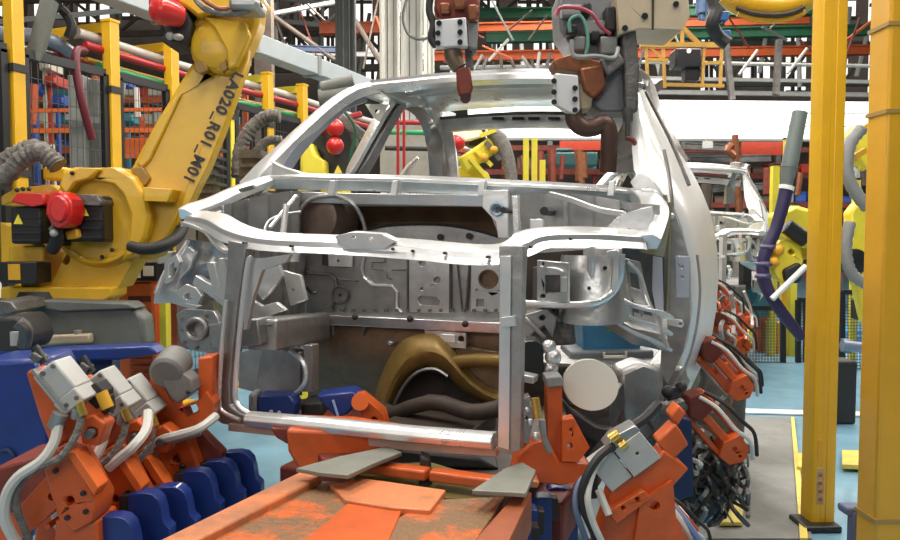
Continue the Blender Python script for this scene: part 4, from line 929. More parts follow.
# toothed blue racks
def tooth(m, x, y, s, D, flip=1, th=.05):
    P = [(0,1),(2,0),(16,-1),(25,1),(31,7),(34,17),(36,30),(42,36),(43,110),(0,110)]
    return m.vplate([(x+flip*a*s, y+b*s) for a, b in P], D, th)
def comb(label, items, Dn, flip):
    t = thing('toothed_rack', label, 'rack', V(items[0][0], 540, Dn))
    for i,(x,y,s,D) in enumerate(items):
        th = part('tooth', tooth(MB(), x, y, s, D, flip, .05), blue, t, .004)
        part('tooth_pad', MB().vplate([(x-flip*9*s,y+2*s),(x+flip*1*s,y+1*s),(x+flip*1*s,y+34*s),(x-flip*9*s,y+34*s)], D+.004, .045), blackr, th, .003)
    return t
comb('blue toothed locating rack left of the orange carrier',
     [(98,518,1.05,1.98),(128,494,1.0,2.1),(156,488,.95,2.22),(182,472,.92,2.34),(205,462,.9,2.46),(224,453,.88,2.58)][::-1], 1.98, 1)
comb('blue toothed locating rack right of the orange carrier, under the grey clamp',
     [(532,526,.8,1.98),(538,510,.75,2.1),(552,498,.7,2.22),(566,488,.65,2.34),(578,480,.6,2.46)][::-1], 1.98, -1)
# ------------------------------------------------------------------ carrier
cz = .80
car_ = thing('carrier_skid', 'orange carrier with worn grating plates under the car body', 'carrier', (G(330,520,cz).x, G(330,520,cz).y, 0))
def gp(pts, z, th=.03): return MB().prism([G(x,y,z) for x,y in pts], (0,0,-th))
part('side_rail', gp([(120,560),(158,560),(318,478),(322,470),(300,472)], cz+.02, .10), orangel, car_, .006)
part('side_rail', gp([(455,560),(500,560),(532,492),(520,488)], cz+.02, .10), mat('rail_orange',(.36,.10,.04),.4,.1,var=.3), car_, .006)
part('grating_plate', gp([(162,560),(312,480),(372,484),(288,560)], cz), orangew, car_, .003)
part('cover_plate', gp([(280,560),(326,522),(360,492),(376,484),(412,492),(400,514),(380,560)], cz+.004), orange, car_, .003)
part('cover_plate', gp([(330,484),(362,478),(446,490),(430,510),(390,507),(345,500)], cz+.012, .02), orangel, car_, .003)
part('grating_plate', gp([(372,560),(398,518),(426,500),(506,496),(462,560)], cz), orangew, car_, .003)
part('cross_beam', MB().bar(G(350,464,cz+.01), G(428,474,cz+.01), .05, .03).bar(G(432,474,cz+.01), G(506,484,cz+.01), .05, .03), orange, car_, .006)
part('cross_beam', MB().bar(G(318,466,cz-.02), G(352,462,cz-.02), .2, .08), rust, car_, .006)
part('recess_plate', gp([(340,466),(430,462),(512,486),(500,500),(440,498),(360,486)], cz-.03, .03), mat('olive_plate',(.16,.13,.03),.5,.1,var=.3), car_)
part('lock_lever', MB().vplate([(420,456),(430,460),(432,486),(440,494),(418,492)], 2.16, .06), blackr, car_, .006)
part('frame_leg', MB().bar(G(150,560,cz-.05), Vector((G(150,560,cz).x, G(150,560,cz).y, 0)), .12), rust, car_)
part('frame_leg', MB().bar(G(490,560,cz-.05), Vector((G(490,560,cz).x, G(490,560,cz).y, 0)), .12), rust, car_)
a, b = G(330,470,cz-.1), G(510,480,cz-.1)
part('underframe', MB().box(((a.x+b.x)/2, a.y+1.2, .62), (1.0,2.4,.14)), rust, car_, .01)
part('guide_channel', MB().box(((a.x+b.x)/2, a.y+.5, .72), (.8,1.0,.03)), umber, car_)
solo('tapered_plate', gp([(296,468),(340,456),(388,446),(402,452),(372,464),(348,475),(318,472)], cz+.055, .012), mat('sheet_grey_green',(.26,.26,.22),.45,.3,var=.2), 'grey tapered sheet lying under the bumper, left of centre', 'plate', bev=.002)
solo('tapered_plate', gp([(472,490),(505,468),(522,462),(536,470),(526,493)], cz+.055, .012), MATS['sheet_grey_green'], 'grey sheet lying under the right frame post', 'plate', bev=.002)
t = thing('lift_block', 'orange stepped lifting block under the front cross bar', 'lift block', V(330,468,2.25))
part('block', MB().vplate([(286,430),(346,432),(400,440),(372,452),(340,462),(312,470),(296,466),(288,452)], 2.3, .2), orange, t, .008)
part('block_step', MB().vplate([(270,428),(292,428),(296,446),(286,444),(276,438)], 2.35, .1), rust, t, .006)
part('rubber_pad', MB().vplate([(330,452),(372,446),(480,458),(500,470),(360,466)], 2.4, .3), blackr, t, .01)
# things under the body
t = thing('blue_locator', 'blue block under the left front rail inside the frame', 'locator', V(275,420,2.75))
part('block', MB().vplate([(258,396),(290,396),(296,404),(294,420),(256,420)], 2.75, .1), blue, t, .006)
part('bolt', MB().ball(V(271,412,2.74),.008).ball(V(279,413,2.74),.008), greyl, t); part('bracket', MB().vbox(248,394,256,416,2.74,.1), grey, t, .01)
t = thing('blue_locator', 'blue wedge with pale edge under the middle of the body', 'locator', V(336,420,2.7))
part('block', MB().vplate([(316,396),(352,392),(362,398),(348,414),(336,418)], 2.7, .12), blue, t, .006)
part('pale_edge', MB().bar(V(333,400,2.69), V(338,416,2.69), .007), mat('ice_blue',(.4,.5,.75),.4), t)
t = thing('orange_clamp_finger', 'red orange clamp finger beside the blue wedge under the body', 'clamp', V(365,430,2.65))
part('finger', MB().vplate([(352,398),(362,396),(372,404),(384,414),(388,430),(372,434),(364,418)], 2.65, .1, [circ(374,420,3,8)]), orange, t, .006)
part('knuckle', MB().cyl(V(360,402,2.6), V(360,402,2.7), .03), orangeb, t)
for pts,Dd,mt,lab in (([(262,424),(300,418),(352,420),(400,430),(352,434),(270,430)],2.85,rust,'rust coloured beam low behind the cross bar'),([(300,404),(322,402),(324,422),(302,422)],2.9,blackr,'black block between the blue locators'),([(380,420),(480,432),(480,442),(370,434)],2.9,blackr,'black beam under the tunnel')):
    solo('support_beam', MB().vplate(pts, Dd, .15), mt, lab, 'beam', bev=.01)
# disc and stand at right front
t = thing('disc_fixture', 'round cream disc on a dark arm below the right wheel arch', 'disc', V(591,440,2.35))
c = V(591,385,2.3); ax = (-FWD+RIGHT*.12+UP*.05)
e1 = (RIGHT*.94-UP*.35).normalized(); e2 = ax.cross(e1).normalized()
part('disc', MB().prism([c+e1*.087*math.cos(k*math.pi/20)+e2*.078*math.sin(k*math.pi/20) for k in range(40)], -ax.normalized()*.014), offw, t, .004)
part('disc_hub', MB().cyl(c-ax*.014, c-ax*.06, .03), greyd, t)
part('arm', MB().vplate([(563,400),(572,410),(600,428),(640,436),(650,446),(610,452),(572,430)], 2.4, .06), blackr, t, .01)
part('arm_post', MB().vplate([(572,420),(600,430),(598,500),(576,500)], 2.45, .06), blackr, t, .01)
t = thing('orange_stand', 'upright orange stand right of the radiator frame post', 'stand', V(550,490,2.2))
part('upright', MB().vplate([(547,386),(562,382),(564,470),(548,470)], 2.2, .07), orange, t, .006)
part('gusset', MB().vplate([(562,420),(574,418),(590,448),(578,462),(562,462)], 2.17, .05, [circ(571,430,2,8), circ(570,446,3,8)]), orange, t, .006)
part('base', MB().vplate([(516,458),(530,444),(548,440),(560,462),(590,464),(588,480),(560,486),(512,480)], 2.18, .1), orange, t, .006)
part('base_flange', MB().vplate([(504,480),(528,478),(540,483),(538,488),(506,486)], 2.1, .1), orangel, t, .004)
part('top_cap', MB().vplate([(546,378),(562,376),(564,386),(547,388)], 2.19, .09), grey, t, .004)
m = MB()
for x,y,r in ((533,404,4),(538,412,3),(530,422,3.5),(541,426,3),(536,436,4),(527,410,3)): m.ball(V(x,y,2.12), r*.0028)
part('fitting_cluster', m, steelw, t)
part('clevis', MB().vplate([(520,400),(530,396),(534,420),(528,446),(519,440)], 2.2, .05, [circ(526,418,2,8)]), steelg, t, .004)
part('fitting', MB().cyl(V(535,398,2.1), V(538,418,2.1), .012), brass, t); part('rod', MB().tube([V(542,420,2.1), V(544,438,2.1), V(550,452,2.1)], .01, 8, 3), steelg, t)
# blue machine behind the wheel arch and grey panel under it
t = thing('blue_machine', 'blue machine panel seen through the right wheel arch', 'machine', V(610,440,3.6))
part('panel', MB().vplate([(582,318),(600,296),(616,300),(642,330),(640,360),(584,360)], 3.55, .3), bluel, t, .01)
part('lower_panel', MB().vplate([(570,352),(654,350),(660,460),(600,460),(566,400)], 3.5, .3), mat('blue_grey_panel',(.20,.23,.25),.5,.2,var=.3), t, .01)
part('handle', MB().tube([V(604,352,3.45), V(604,357,3.45), V(626,357,3.45), V(626,351,3.45)], .008, 6), offw, t)
part('edge_line', MB().bar(V(606,332,3.53), V(626,328,3.53), .01), greenp, t)
solo('grey_housing', MB().vplate([(618,372),(640,362),(664,372),(666,430),(640,450),(620,440)], 2.75, .15), steelg, 'mottled grey housing right of the cream disc', 'housing', bev=.02)
# right front clamp with grey boxes
def make_clamp_r(label):
    t = thing('clamp_unit', label, 'clamp', (0,0,0), 'clamp units right of the carrier')
    def q(x, y): return (60+(x-630), 540+(y-540))
    def P(pts): return [q(*p) for p in pts]
    m = MB(); lplate(m, P([(590,466),(612,450),(632,476),(612,492)]), 0, .08); part('valve_box', m, greyl, t, .004)
    m = MB(); lplate(m, P([(613,449),(638,430),(660,456),(633,476)]), -.004, .085, [circ(*q(636,452),2,8)]); part('valve_box', m, greyl, t, .004)
    m = MB(); lplate(m, P([(604,446),(612,436),(634,424),(640,430),(612,450)]), .0, .07); part('valve_top', m, steelg, t, .004)
    m = MB(); lplate(m, P([(612,492),(660,458),(664,450),(690,470),(646,520),(640,548),(596,552),(608,512)]), .015, .08); part('side_plate', m, orange, t, .006)
    m = MB(); lplate(m, P([(658,442),(676,424),(682,432),(690,446),(674,462)]), .02, .06); part('finger', m, orange, t, .006)
    m = MB(); lplate(m, P([(672,418),(680,406),(688,414),(680,428)]), .03, .06); part('finger', m, orange, t, .006)
    m = MB(); lplate(m, P([(606,510),(642,488),(650,496),(616,522)]), -.012, .05, [circ(*q(622,506),2.5,8), circ(*q(636,497),2.5,8)]); part('link_plate', m, orange, t, .005)
    m = MB(); lplate(m, P([(640,500),(672,480),(676,520),(700,560),(632,560)]), .0, .07, [circ(*q(655,505),5,10)]); part('pivot_block', m, orange, t, .006)
    part('brass_fitting', MB().cyl(L(*q(609,438),0), L(*q(617,432),0), .014).cyl(L(*q(618,445),-.01), L(*q(624,440),-.01), .012), brass, t)
    part('hose', MB().tube([L(*q(612,445),0), L(*q(596,452),-.03), L(*q(582,470),-.05), L(*q(578,495),-.05), L(*q(588,520),-.05), L(*q(600,548),-.03)], .011, 8, 4), blackr, t)
    part('hose', MB().tube([L(*q(600,458),0), L(*q(590,468),-.03), L(*q(583,488),-.06), L(*q(588,512),-.06), L(*q(598,534),-.05), L(*q(606,552),-.03)], .009, 8, 4), hosew, t)
    part('hose', MB().tube([L(*q(590,470),0), L(*q(576,480),-.03), L(*q(572,500),-.05), L(*q(580,525),-.05), L(*q(590,550),-.03)], .008, 8, 4), mat('slate_hose',(.12,.16,.25),.5) if 'slate_hose' not in MATS else MATS['slate_hose'], t)
    part('hose', MB().tube([L(*q(598,489),0), L(*q(602,500),-.02), L(*q(606,510),-.03)], .010, 8, 3), hosew, t)
    return t
c1 = make_clamp_r('orange clamp with two light grey valve boxes, right of the cream disc')
c1.location = V(630,540,2.0); c1.rotation_euler = (0,0,YAW)
t = thing('double_clamp', 'black double clamp knob at the foot of the car flank', 'clamp knob', V(676,415,2.5))
m = MB().ball(V(668,392,2.5), .022).ball(V(681,387,2.5), .02).bar(V(668,392,2.5), V(681,388,2.5), .02).cyl(V(674,392,2.5), V(672,408,2.5), .018)
part('knob', m, blackr, t); part('stem', MB().tube([V(648,418,2.45), V(656,408,2.45), V(668,408,2.45), V(680,404,2.5)], .022, 8, 4), steeld, t)
part('clamp_body', MB().vplate([(646,420),(660,408),(682,400),(690,408),(676,424),(660,440)], 2.5, .06), steeld, t, .01)
solo('hose', MB().tube([V(582,500,2.35), V(588,470,2.3), V(600,448,2.3), V(624,432,2.3), V(645,418,2.35), V(658,404,2.4)], .016, 8, 5), blackr, 'black hose arching behind the grey valve boxes', 'hose')
# orange fingers further along the right side
def make_arm(label):
    t = thing('welding_clamp', label, 'clamp arm', (0,0,0), 'orange clamp arms along the right side of the body')
    part('arm_bar', lbox(MB(), 60, 496, 76, 10, 0, .05, 48), orange, t, .006)
    part('arm_bar', lbox(MB(), 50, 508, 70, 6, .01, .06, 48), orange, t, .004)
    part('arm_bar', lbox(MB(), 72, 484, 70, 7, .03, .05, 48), orange, t, .006)
    part('arm_head', lplate(MB(), [(70,512),(88,504),(98,520),(92,534),(76,538),(64,528)], -.01, .07, [circ(82,520,3,8), circ(88,528,2,8)]), orange, t, .006)
    part('arm_root', lplate(MB(), [(30,462),(46,456),(58,476),(44,490),(30,484)], -.005, .08), rust, t, .006)
    part('hose', MB().tube([L(40,460,-.02), L(56,470,-.05), L(74,492,-.06), L(92,506,-.05), L(100,530,-.02)], .006, 6, 4), hosew, t)
    part('hose', MB().tube([L(48,456,-.0), L(66,466,-.03), L(86,486,-.04), L(100,500,-.03), L(108,528,0)], .006, 6, 4), blackr, t)
    part('sensor', lbox(MB(), 100, 522, 14, 9, .02, .04, 30), steeld, t, .004)
    return t
a0 = make_arm('orange clamp arm pointing down right beside the flank bottom, nearest one'); a0.rotation_euler = (0,0,YAW); a0.location = V(714,466,2.7); a0.scale = (1.2,)*3
for lab,x,y,Dd,s in (('orange clamp arm just above the nearest one beside the flank',724,402,3.0,1.15),('orange clamp arm at half flank height beside the walkway',730,356,3.8,1.05),
   ('topmost small orange clamp arm below the second car',722,318,4.8,1.1),('orange clamp arm behind the topmost one, near the second car sill',740,330,5.6,1.1),
   ('orange clamp arm tucked behind the middle one, against the flank',712,384,3.5,1.1),('orange clamp arm farthest out, beside the dark fixture frame',738,392,3.9,1.0),('lowest orange clamp arm at the bottom edge right of the valve boxes',672,560,2.2,.9)):
    dup(a0, loc=V(x,y,Dd), rotz=YAW, scale=s, label=lab)
solo('navy_screen', MB().vplate([(660,412),(692,420),(694,496),(664,506)], 2.6, .1), blued, 'navy blue upright panel behind the right clamp units', 'panel', bev=.006)
solo('fixture_stand', MB().vplate([(694,300),(742,318),(748,400),(744,470),(700,500),(690,420),(702,380)], 4.6, .4), steeld, 'dark fixture frame behind the orange clamp arms at right', 'fixture', bev=.03)
solo('fixture_stand', MB().vplate([(680,430),(720,440),(738,458),(740,500),(700,530),(684,520)], 3.0, .3), blackr, 'dark fixture base under the cable tangle', 'fixture', bev=.03)
for k in range(44):
    x, y = random.uniform(684,738), random.uniform(425,490)
    pts = [V(x,y,2.85)]; 
    for j in range(4):
        x += random.uniform(-12,16); y += random.uniform(4,18); pts.append(V(min(x,748), min(y,525), 2.8+random.uniform(-.15,.1)))
    solo('cable', MB().tube(pts, random.choice((.004,.006,.009)), 6, 4), random.choice((hoseg,steeld,blackr,hoseg,grey,umber,hosew)), 'thin cable in the tangle between the clamp arms and the walkway', 'cable', 'cable tangle right of the carrier')
for k in range(12):
    x, y = random.uniform(716,745), random.uniform(285,400)
    pts = [V(x,y,3.9)]
    for j in range(3):
        x += random.uniform(-8,9); y += random.uniform(6,16); pts.append(V(x, y, 3.9+random.uniform(-.15,.2)))
    solo('cable', MB().tube(pts, random.choice((.008,.012)), 6, 4), random.choice((hosew,greyl,blackr,orange)), 'short cable among the orange clamp arms beside the second car', 'cable', 'cables among the clamp arms')
for k,(x,y) in enumerate(((668,512),(676,516),(684,520),(660,520))):
    solo('hose', MB().tube([V(x-14,y-16,2.1), V(x,y,2.05), V(x+14,y+20,2.05), V(x+22,y+36,2.1)], .011, 8, 4), (orange,hosew,mat('bluish_hose',(.15,.22,.4),.5),orangeb)[k], ['orange hose at the bottom edge right of the valve boxes','white hose at the bottom edge beside the orange hose','bluish hose at the bottom edge, rightmost of the four','pale orange hose at the bottom edge, leftmost of the four'][k], 'hose')
solo('pale_box', MB().vplate([(668,514),(690,516),(694,530),(676,536)], 2.3, .1), offw, 'small cream box at the bottom edge among the hoses', 'box', bev=.01)
solo('floor_cloth', MB().prism([G(700,510,.01), G(716,505,.01), G(722,520,.01), G(706,524,.01)], (0,0,.02)), bluel, 'small blue pad on the floor left of the square yellow plate', 'pad')
# ------------------------------------------------------------------ weld guns above the roof
D = 3.0
def bolts(parent, pts, Dd, r=.011, mt=None):
    for x, y in pts: part('bolt', MB().cyl(V(x,y,Dd-.012), V(x,y,Dd+.01), r, n=8), mt or black, parent)
g = thing('weld_gun', 'smaller weld gun with white six bolt plate hanging left above the roof edge', 'weld gun', V(455,100,D))
part('hanger_bar', MB().bar(V(458,-4,D+.12), V(458,-4,D+.12)+UP*1.6, .12), steeld, g)
part('gun_body', MB().vplate([(436,-8),(480,-8),(480,14),(470,20),(438,18),(434,8)], D, .2), rust, g, .01)
m = MB()
for x0,y0,x1,y1 in ((440,2,450,12),(454,-4,466,8),(468,4,478,20)): m.vbox(x0,y0,x1,y1,D-.04,.1)
part('copper_block', m, cop, g, .008)
part('mounting_plate', MB().vplate([(435,20),(466,17),(468,46),(436,47)], D-.06, .05), plate_l, g, .004)
bolts(g, [(439,23),(438,33),(438,43),(460,22),(460,32),(460,42)], D-.06)
part('rear_block', MB().vplate([(467,18),(479,20),(477,50),(468,48)], D-.0, .12), grey, g, .008)
part('shank', MB().tube([V(452,46,D), V(454,58,D), V(460,68,D)], [.035,.036,.03], 12, 3), mat('bronze_shank',(.20,.14,.09),.4,.5,var=.3), g)
part('shank_brace', MB().bar(V(468,46,D+.05), V(470,70,D+.05), .03), steeld, g)
part('electrode_holder', MB().vplate([(456,68),(470,66),(473,88),(470,94),(459,94),(457,86)], D-.03, .07), rust, g, .008)
part('electrode_tip', MB().lathe(V(465.5,93,D), -UP, [(0,.024),(.03,.02),(.04,.010),(.042,.001)], 14), mat('plum_tip',(.10,.04,.045),.4,.3), g)
solo('cable', MB().tube([V(431,-6,D), V(429,10,D), V(433,24,D), V(431,38,D), V(436,46,D)], .015, 8, 4), blackr, 'black cable down the left side of the smaller weld gun', 'cable')
g = thing('weld_gun', 'large weld gun with copper block and curved brown shank right of the roof', 'weld gun', V(590,160,D))
part('hanger_bar', MB().bar(V(600,-4,D+.15), V(600,-4,D+.15)+UP*1.6, .18), steeld, g)
part('transformer_body', MB().vplate([(558,-8),(618,-8),(622,40),(612,56),(590,60),(572,46),(560,30)], D+.05, .22), mat('gun_grey',(.20,.20,.21),.45,.2,var=.25), g, .015)
m = MB()
for x0,y0,x1,y1 in ((562,4,582,16),(586,20,606,34),(600,36,618,54),(574,36,586,50)): m.vbox(x0,y0,x1,y1,D+.0,.08)
part('transformer_rib', m, grey, g, .008)
m = MB()
for x0,y0,x1,y1 in ((566,24,578,34),(592,30,600,40),(606,6,616,30),(584,2,592,14)): m.vbox(x0,y0,x1,y1,D-.02,.08)
part('dark_terminal', m, blackr, g, .008)
part('tan_housing', MB().vplate([(616,-8),(688,-8),(690,16),(682,30),(640,28),(620,34)], D-.05, .25, [circ(645,16,3.2,12)]), tan, g, .012)
bolts(g, [(645,16),(625,28),(676,4)], D-.05, .012)
part('tan_seam', MB().vbox(652,-6,654,29,D-.055,.01), umber, g)
part('hose', MB().tube([V(556,16,D-.05), V(560,8,D-.05), V(578,8,D-.06), V(592,14,D-.06), V(600,26,D-.05), V(610,34,D-.03)], .008, 8, 4), mat('pink_hose',(.42,.06,.09),.4), g)
part('hose', MB().tube([V(570,32,D-.06), V(570,20,D-.06), V(580,16,D-.06), V(586,26,D-.06), V(588,44,D-.06), V(584,60,D-.05)], .007, 8, 4), mat('mint_hose',(.10,.27,.2),.4), g)
part('hose', MB().tube([V(572,40,D-.08), V(574,56,D-.08), V(596,56,D-.08), V(614,58,D-.06), V(618,48,D-.03)], .009, 8, 4), grey, g)
part('copper_bar', MB().vplate([(552,60),(572,54),(600,60),(606,68),(590,74),(556,68)], D-.04, .14), cop, g, .008)
part('copper_block', MB().vplate([(580,68),(604,64),(607,86),(594,98),(584,90)], D-.05, .1), cop, g, .01)
part('copper_foot', MB().vplate([(594,84),(606,80),(603,94),(596,100)], D-.02, .08), rust, g, .008)
part('mounting_plate', MB().vplate([(555,73),(578,75),(580,110),(576,114),(568,112),(555,104)], D-.08, .05), plate_l, g, .005)
bolts(g, [(554,81),(554,92),(554,102),(575,88),(575,99),(575,110)], D-.08)
part('side_block', MB().vplate([(579,82),(594,84),(592,108),(581,112)], D-.02, .12), tan, g, .01)
part('gun_body', MB().vplate([(596,72),(624,66),(638,90),(636,112),(598,112),(590,104)], D+.02, .18), MATS['gun_grey'], g, .015)
part('support_column', MB().vplate([(622,28),(636,28),(640,70),(638,112),(626,112),(624,70)], D-.02, .16), steeld, g, .01)
part('link_arm', MB().vplate([(600,60),(620,52),(626,62),(608,76)], D-.06, .08), steeld, g, .01)
part('shank', MB().tube([V(573,110,D-.02), V(575,121,D-.02), V(584,128,D-.02), V(595,127,D-.02), V(604,123,D-.02), V(609,132,D-.02), V(609,150,D-.0), V(608,172,D+.02)], [.034,.036,.036,.036,.036,.034,.034,.034], 14, 4), mat('brown_shank',(.10,.055,.04),.4,.4,var=.3), g)
part('electrode', MB().lathe(V(628,108,D), -UP, [(0,.022),(.05,.02),(.06,.012),(.13,.010)], 12), steeld, g)
part('electrode_hook', MB().tube([V(626,138,D), V(633,140,D), V(636,148,D), V(634,156,D)], .010, 8, 3), rust, g)
part('rod', MB().bar(V(612,162,D), V(632,156,D), .014), greyd, g)
# yellow elbow at top right
t = thing('industrial_robot', 'yellow robot elbow ring hanging at the top right edge', 'robot', V(770,16,4.4))
part('casting', MB().tube([V(728,-8,4.4), V(744,4,4.4), V(770,8,4.4), V(796,4,4.4), V(812,-8,4.4)], .075, 16, 5), yel, t)
part('seal_ring', MB().tube([V(736,8,4.33), V(752,13,4.33), V(772,15,4.33), V(790,13,4.33), V(804,7,4.33)], .014, 8, 4), umber, t)
part('lower_rim', MB().tube([V(738,13,4.36), V(752,18,4.36), V(772,20,4.36), V(790,18,4.36), V(804,12,4.36)], .02, 8, 4), yelo, t)
for x,y,lab in ((702,4,'blue cylinder at the top edge right of the tan housing'),):
    solo('air_cylinder', MB().cyl(V(x,-8,6), V(x,14,6), .05).cyl(V(x,14,6), V(x,20,6), .03), mat('slate_cylinder',(.10,.16,.28),.4,.3), lab, 'cylinder')
solo('cable_carrier', MB().tube([V(712,-6,5.5), V(716,10,5.5), V(712,24,5.5), V(718,36,5.6), V(728,44,5.6)], .05, 8, 4), blackr, 'dark cable chain hanging beside the blue cylinder', 'cable')
# ------------------------------------------------------------------ thick yellow posts
D = 3.7
t = thing('safety_post', 'thick yellow post standing in front of the walkway on a black foot', 'post', V(824,520,D)*1)
gx = V(824,400,D)
def Vf(px, D, z): p = V(px, 232, D); return Vector((p.x, p.y, z))
def vpost(x0, x1, D, z0, z1, prof):
    a, b = Vf(x0,D,0), Vf(x1,D,0); w_ = (b-a).length; rt = (b-a).normalized(); P = [(a+b)/2+rt*u*w_+FWD*v*w_ for u, v in prof]
    return MB().prism([Vector((p.x,p.y,z0)) for p in P], (0,0,z1-z0))
PR = [(-.5,.1),(-.46,.02),(-.4,0),(-.12,0),(-.1,.02),(.08,.02),(.1,0),(.4,0),(.47,.03),(.5,.1),(.5,.9),(-.5,.9)]
body = part('post', vpost(818,843,D,.03,3.3,PR), yelp, t, .004)
part('foot', vpost(811,850,D-.05,.0,.035,[(-.5,-.05),(.5,-.05),(.5,.9),(-.5,.9)]), black, t, .01)
part('sticker', MB().vbox(817,468,824,505,D-.004,.006), mat('faded_sticker',(.55,.33,.14),.7,0,var=.4,scale=30), body)
part('slot', MB().vbox(818,440,823,460,D-.003,.006), yelo, body)
m = MB()
for y in (474,482,490,498): m.vbox(818.5,y,822.5,y+3,D-.007,.004)
part('sticker_marks', m, mat('sticker_mark',(.25,.12,.1),.7), body)
D = 3.0
t = thing('safety_post', 'widest yellow post, cut by the right picture edge', 'post', V(895,540,D))
body = part('post', vpost(884,935,D,-.0,3.2,[(-.5,.04),(-.46,0),(.46,0),(.5,.04),(.5,.7),(-.5,.7)]), mat('post_amber',(.70,.35,.012),.4,0,var=.12,scale=2,coat=.2), t, .006)
for z in (y for y in (26,112,527)):
    a = V(868,z,D); part('joint_band', vpost(883,936,D-.004,a.z-.008,a.z+.008,[(-.5,0),(.5,0),(.5,.72),(-.5,.72)]), mat('band_grey',(.35,.22,.06),.5) if 'band_grey' not in MATS else MATS['band_grey'], body)
# yellow robot behind them
D = 5.6
r = thing('industrial_robot', 'yellow robot with grey torch behind the thick yellow posts at right', 'robot', V(850,330,D))
part('robot_pedestal', MB().box(Vector((V(859,380,D).x,V(859,380,D).y,.25))+FWD*.3, (.2,.2,.5), RY), blackr, r, .02)
part('torch_body', MB().cyl(V(800,112,D), V(789,168,D), .055, .06).cyl(V(789,168,D), V(786,188,D), .058, .04), mat('torch_grey',(.16,.19,.18),.45,.1,var=.15), r)
part('torch_ring', MB().cyl(V(787,186,D), V(786,190,D), .055), white, r)
part('wrist', MB().vplate([(782,214),(800,206),(822,212),(824,250),(806,248),(784,232)], D+.1, .3), yelb, r, .03)
part('wrist_seal', MB().cyl(V(786,226,D), V(806,240,D), .06), black, r)
part('fore_body', MB().vplate([(772,252),(782,240),(800,242),(804,262),(796,280),(780,282),(770,268)], D+.02, .25, [circ(792,252,3,10)]), yelb, r, .03)
part('knuckle', MB().ball(V(778,250,D-.02), .045).ball(V(774,262,D-.02), .04), yelo, r)
part('motor', MB().vplate([(784,270),(800,262),(806,270),(800,284),(786,282)], D-.02, .2), blackr, r, .02)
part('upper_arm', MB().vplate([(846,138),(856,124),(872,132),(876,160),(866,172),(858,160),(850,168)], D+.1, .12), yelb, r, .03)
part('lower_arm', MB().vplate([(850,212),(860,200),(872,214),(874,300),(866,326),(858,290),(852,270)], D+.15, .12), yelb, r, .03)
part('arm_cover', MB().vplate([(790,236),(842,222),(846,232),(842,244),(800,262)], D+.2, .2), yel, r, .02)
part('joint_boss', MB().lathe(V(856,262,D+.05), FWD, [(0,.08),(.01,.1),(.1,.1)], 24), black, r)
part('dress_hose', ribbed([V(862,128,D-.1), V(850,144,D-.1), V(847,170,D-.1), V(854,190,D-.1), V(868,208,D-.1)], .05, 6), grey, r)
part('dress_hose', ribbed([V(850,222,D-.1), V(846,248,D-.1), V(850,270,D-.1), V(862,282,D-.1), V(876,286,D-.1)], .045, 6), grey, r)
part('linkage', MB().bar(V(846,143,D-.05), V(868,126,D-.05), .05).bar(V(850,160,D-.05), V(866,150,D-.05), .04), yelo, r)
t = thing('purple_hose', 'thick dark purple hose hanging from the grey torch', 'hose', V(802,338,D))
part('hose_run', MB().tube([V(786,190,D), V(783,204,D), V(776,228,D), V(768,246,D), V(763,262,D), V(764,280,D), V(772,298,D), V(786,318,D), V(802,338,D)], [.05,.05,.045,.05,.045,.05,.045,.045,.04], 12, 4), purple, t)
for x,y in ((768,247),(764,264),(763,276)): part('hose_clip', MB().ball(V(x,y,D), .062, sq=.5), mat('lilac_clip',(.07,.055,.14),.4) if 'lilac_clip' not in MATS else MATS['lilac_clip'], t)
solo('white_pipe', MB().cyl(V(772,299,D-.1), V(806,266,D-.1), .022), white, 'slanted white pipe crossing below the robot wrist at right', 'pipe')
for x0,x1,y0,Dd,mt,lab in ((770,777,166,9,yelb,'lemon yellow post left of the grey torch'),(782,788,140,9.5,yelp,'yellow post directly behind the grey torch'),(790,797,205,9,yelb,'yellow post just left of the thick post, low part'),(852,858,180,8.5,yelb,'lemon yellow post seen between the two thick posts'),(751,755,330,10,yelb,'thin yellow post left of the dark mesh frame')):
    a, b = Vf(x0,Dd,0), Vf(x1,Dd,0); w_ = (b-a).length; top = V(x0,y0,Dd).z
    q = thing('fence_post', lab, 'post', (a+b)/2)
    part('post', MB().box(((a.x+b.x)/2,(a.y+b.y)/2,top/2), (w_,w_,top), RY), mt, q, .005); part('cap', MB().box(((a.x+b.x)/2,(a.y+b.y)/2,top+.01), (w_*1.1,w_*1.1,.02), RY), blackr, q)
t = thing('orange_post', 'orange post left of the dark mesh frame at right', 'post', Vf(760,9.3,0))
part('post', MB().box(Vf(760,9.3,.9), (.09,.09,1.8), RY), orangeb, t, .01); part('top_box', MB().vbox(754,296,768,330,9.3,.12), racko, t, .01)
def framed(x0,x1,y0,y1,Dd,lab):
    t = thing('mesh_fence', lab, 'fence panel', V((x0+x1)/2,y1,Dd)); th = .05
    part('frame_bar', MB().bar(V(x0,y0,Dd), V(x1,y0,Dd), th), black, t); part('frame_bar', MB().bar(V(x0,y1,Dd), V(x1,y1,Dd), th), black, t)
    part('frame_bar', MB().bar(V(x0,y0,Dd), V(x0,y1,Dd), th), black, t); part('frame_bar', MB().bar(V(x1,y0,Dd), V(x1,y1,Dd), th), black, t)
    m = MB(); n = int((x1-x0)/3)
    for k in range(1,n): m.bar(V(x0+(x1-x0)*k/n,y0,Dd), V(x0+(x1-x0)*k/n,y1,Dd), .006)
    n = int((y1-y0)/3)
    for k in range(1,n): m.bar(V(x0,y0+(y1-y0)*k/n,Dd), V(x1,y0+(y1-y0)*k/n,Dd), .006)
    part('wire_mesh', m, wireg, t)
framed(744,783,308,386,8.6,'low dark mesh frame beside the walkway, left of the thick post')
framed(798,806,300,392,8.6,'narrow dark mesh frame behind the thick yellow post')
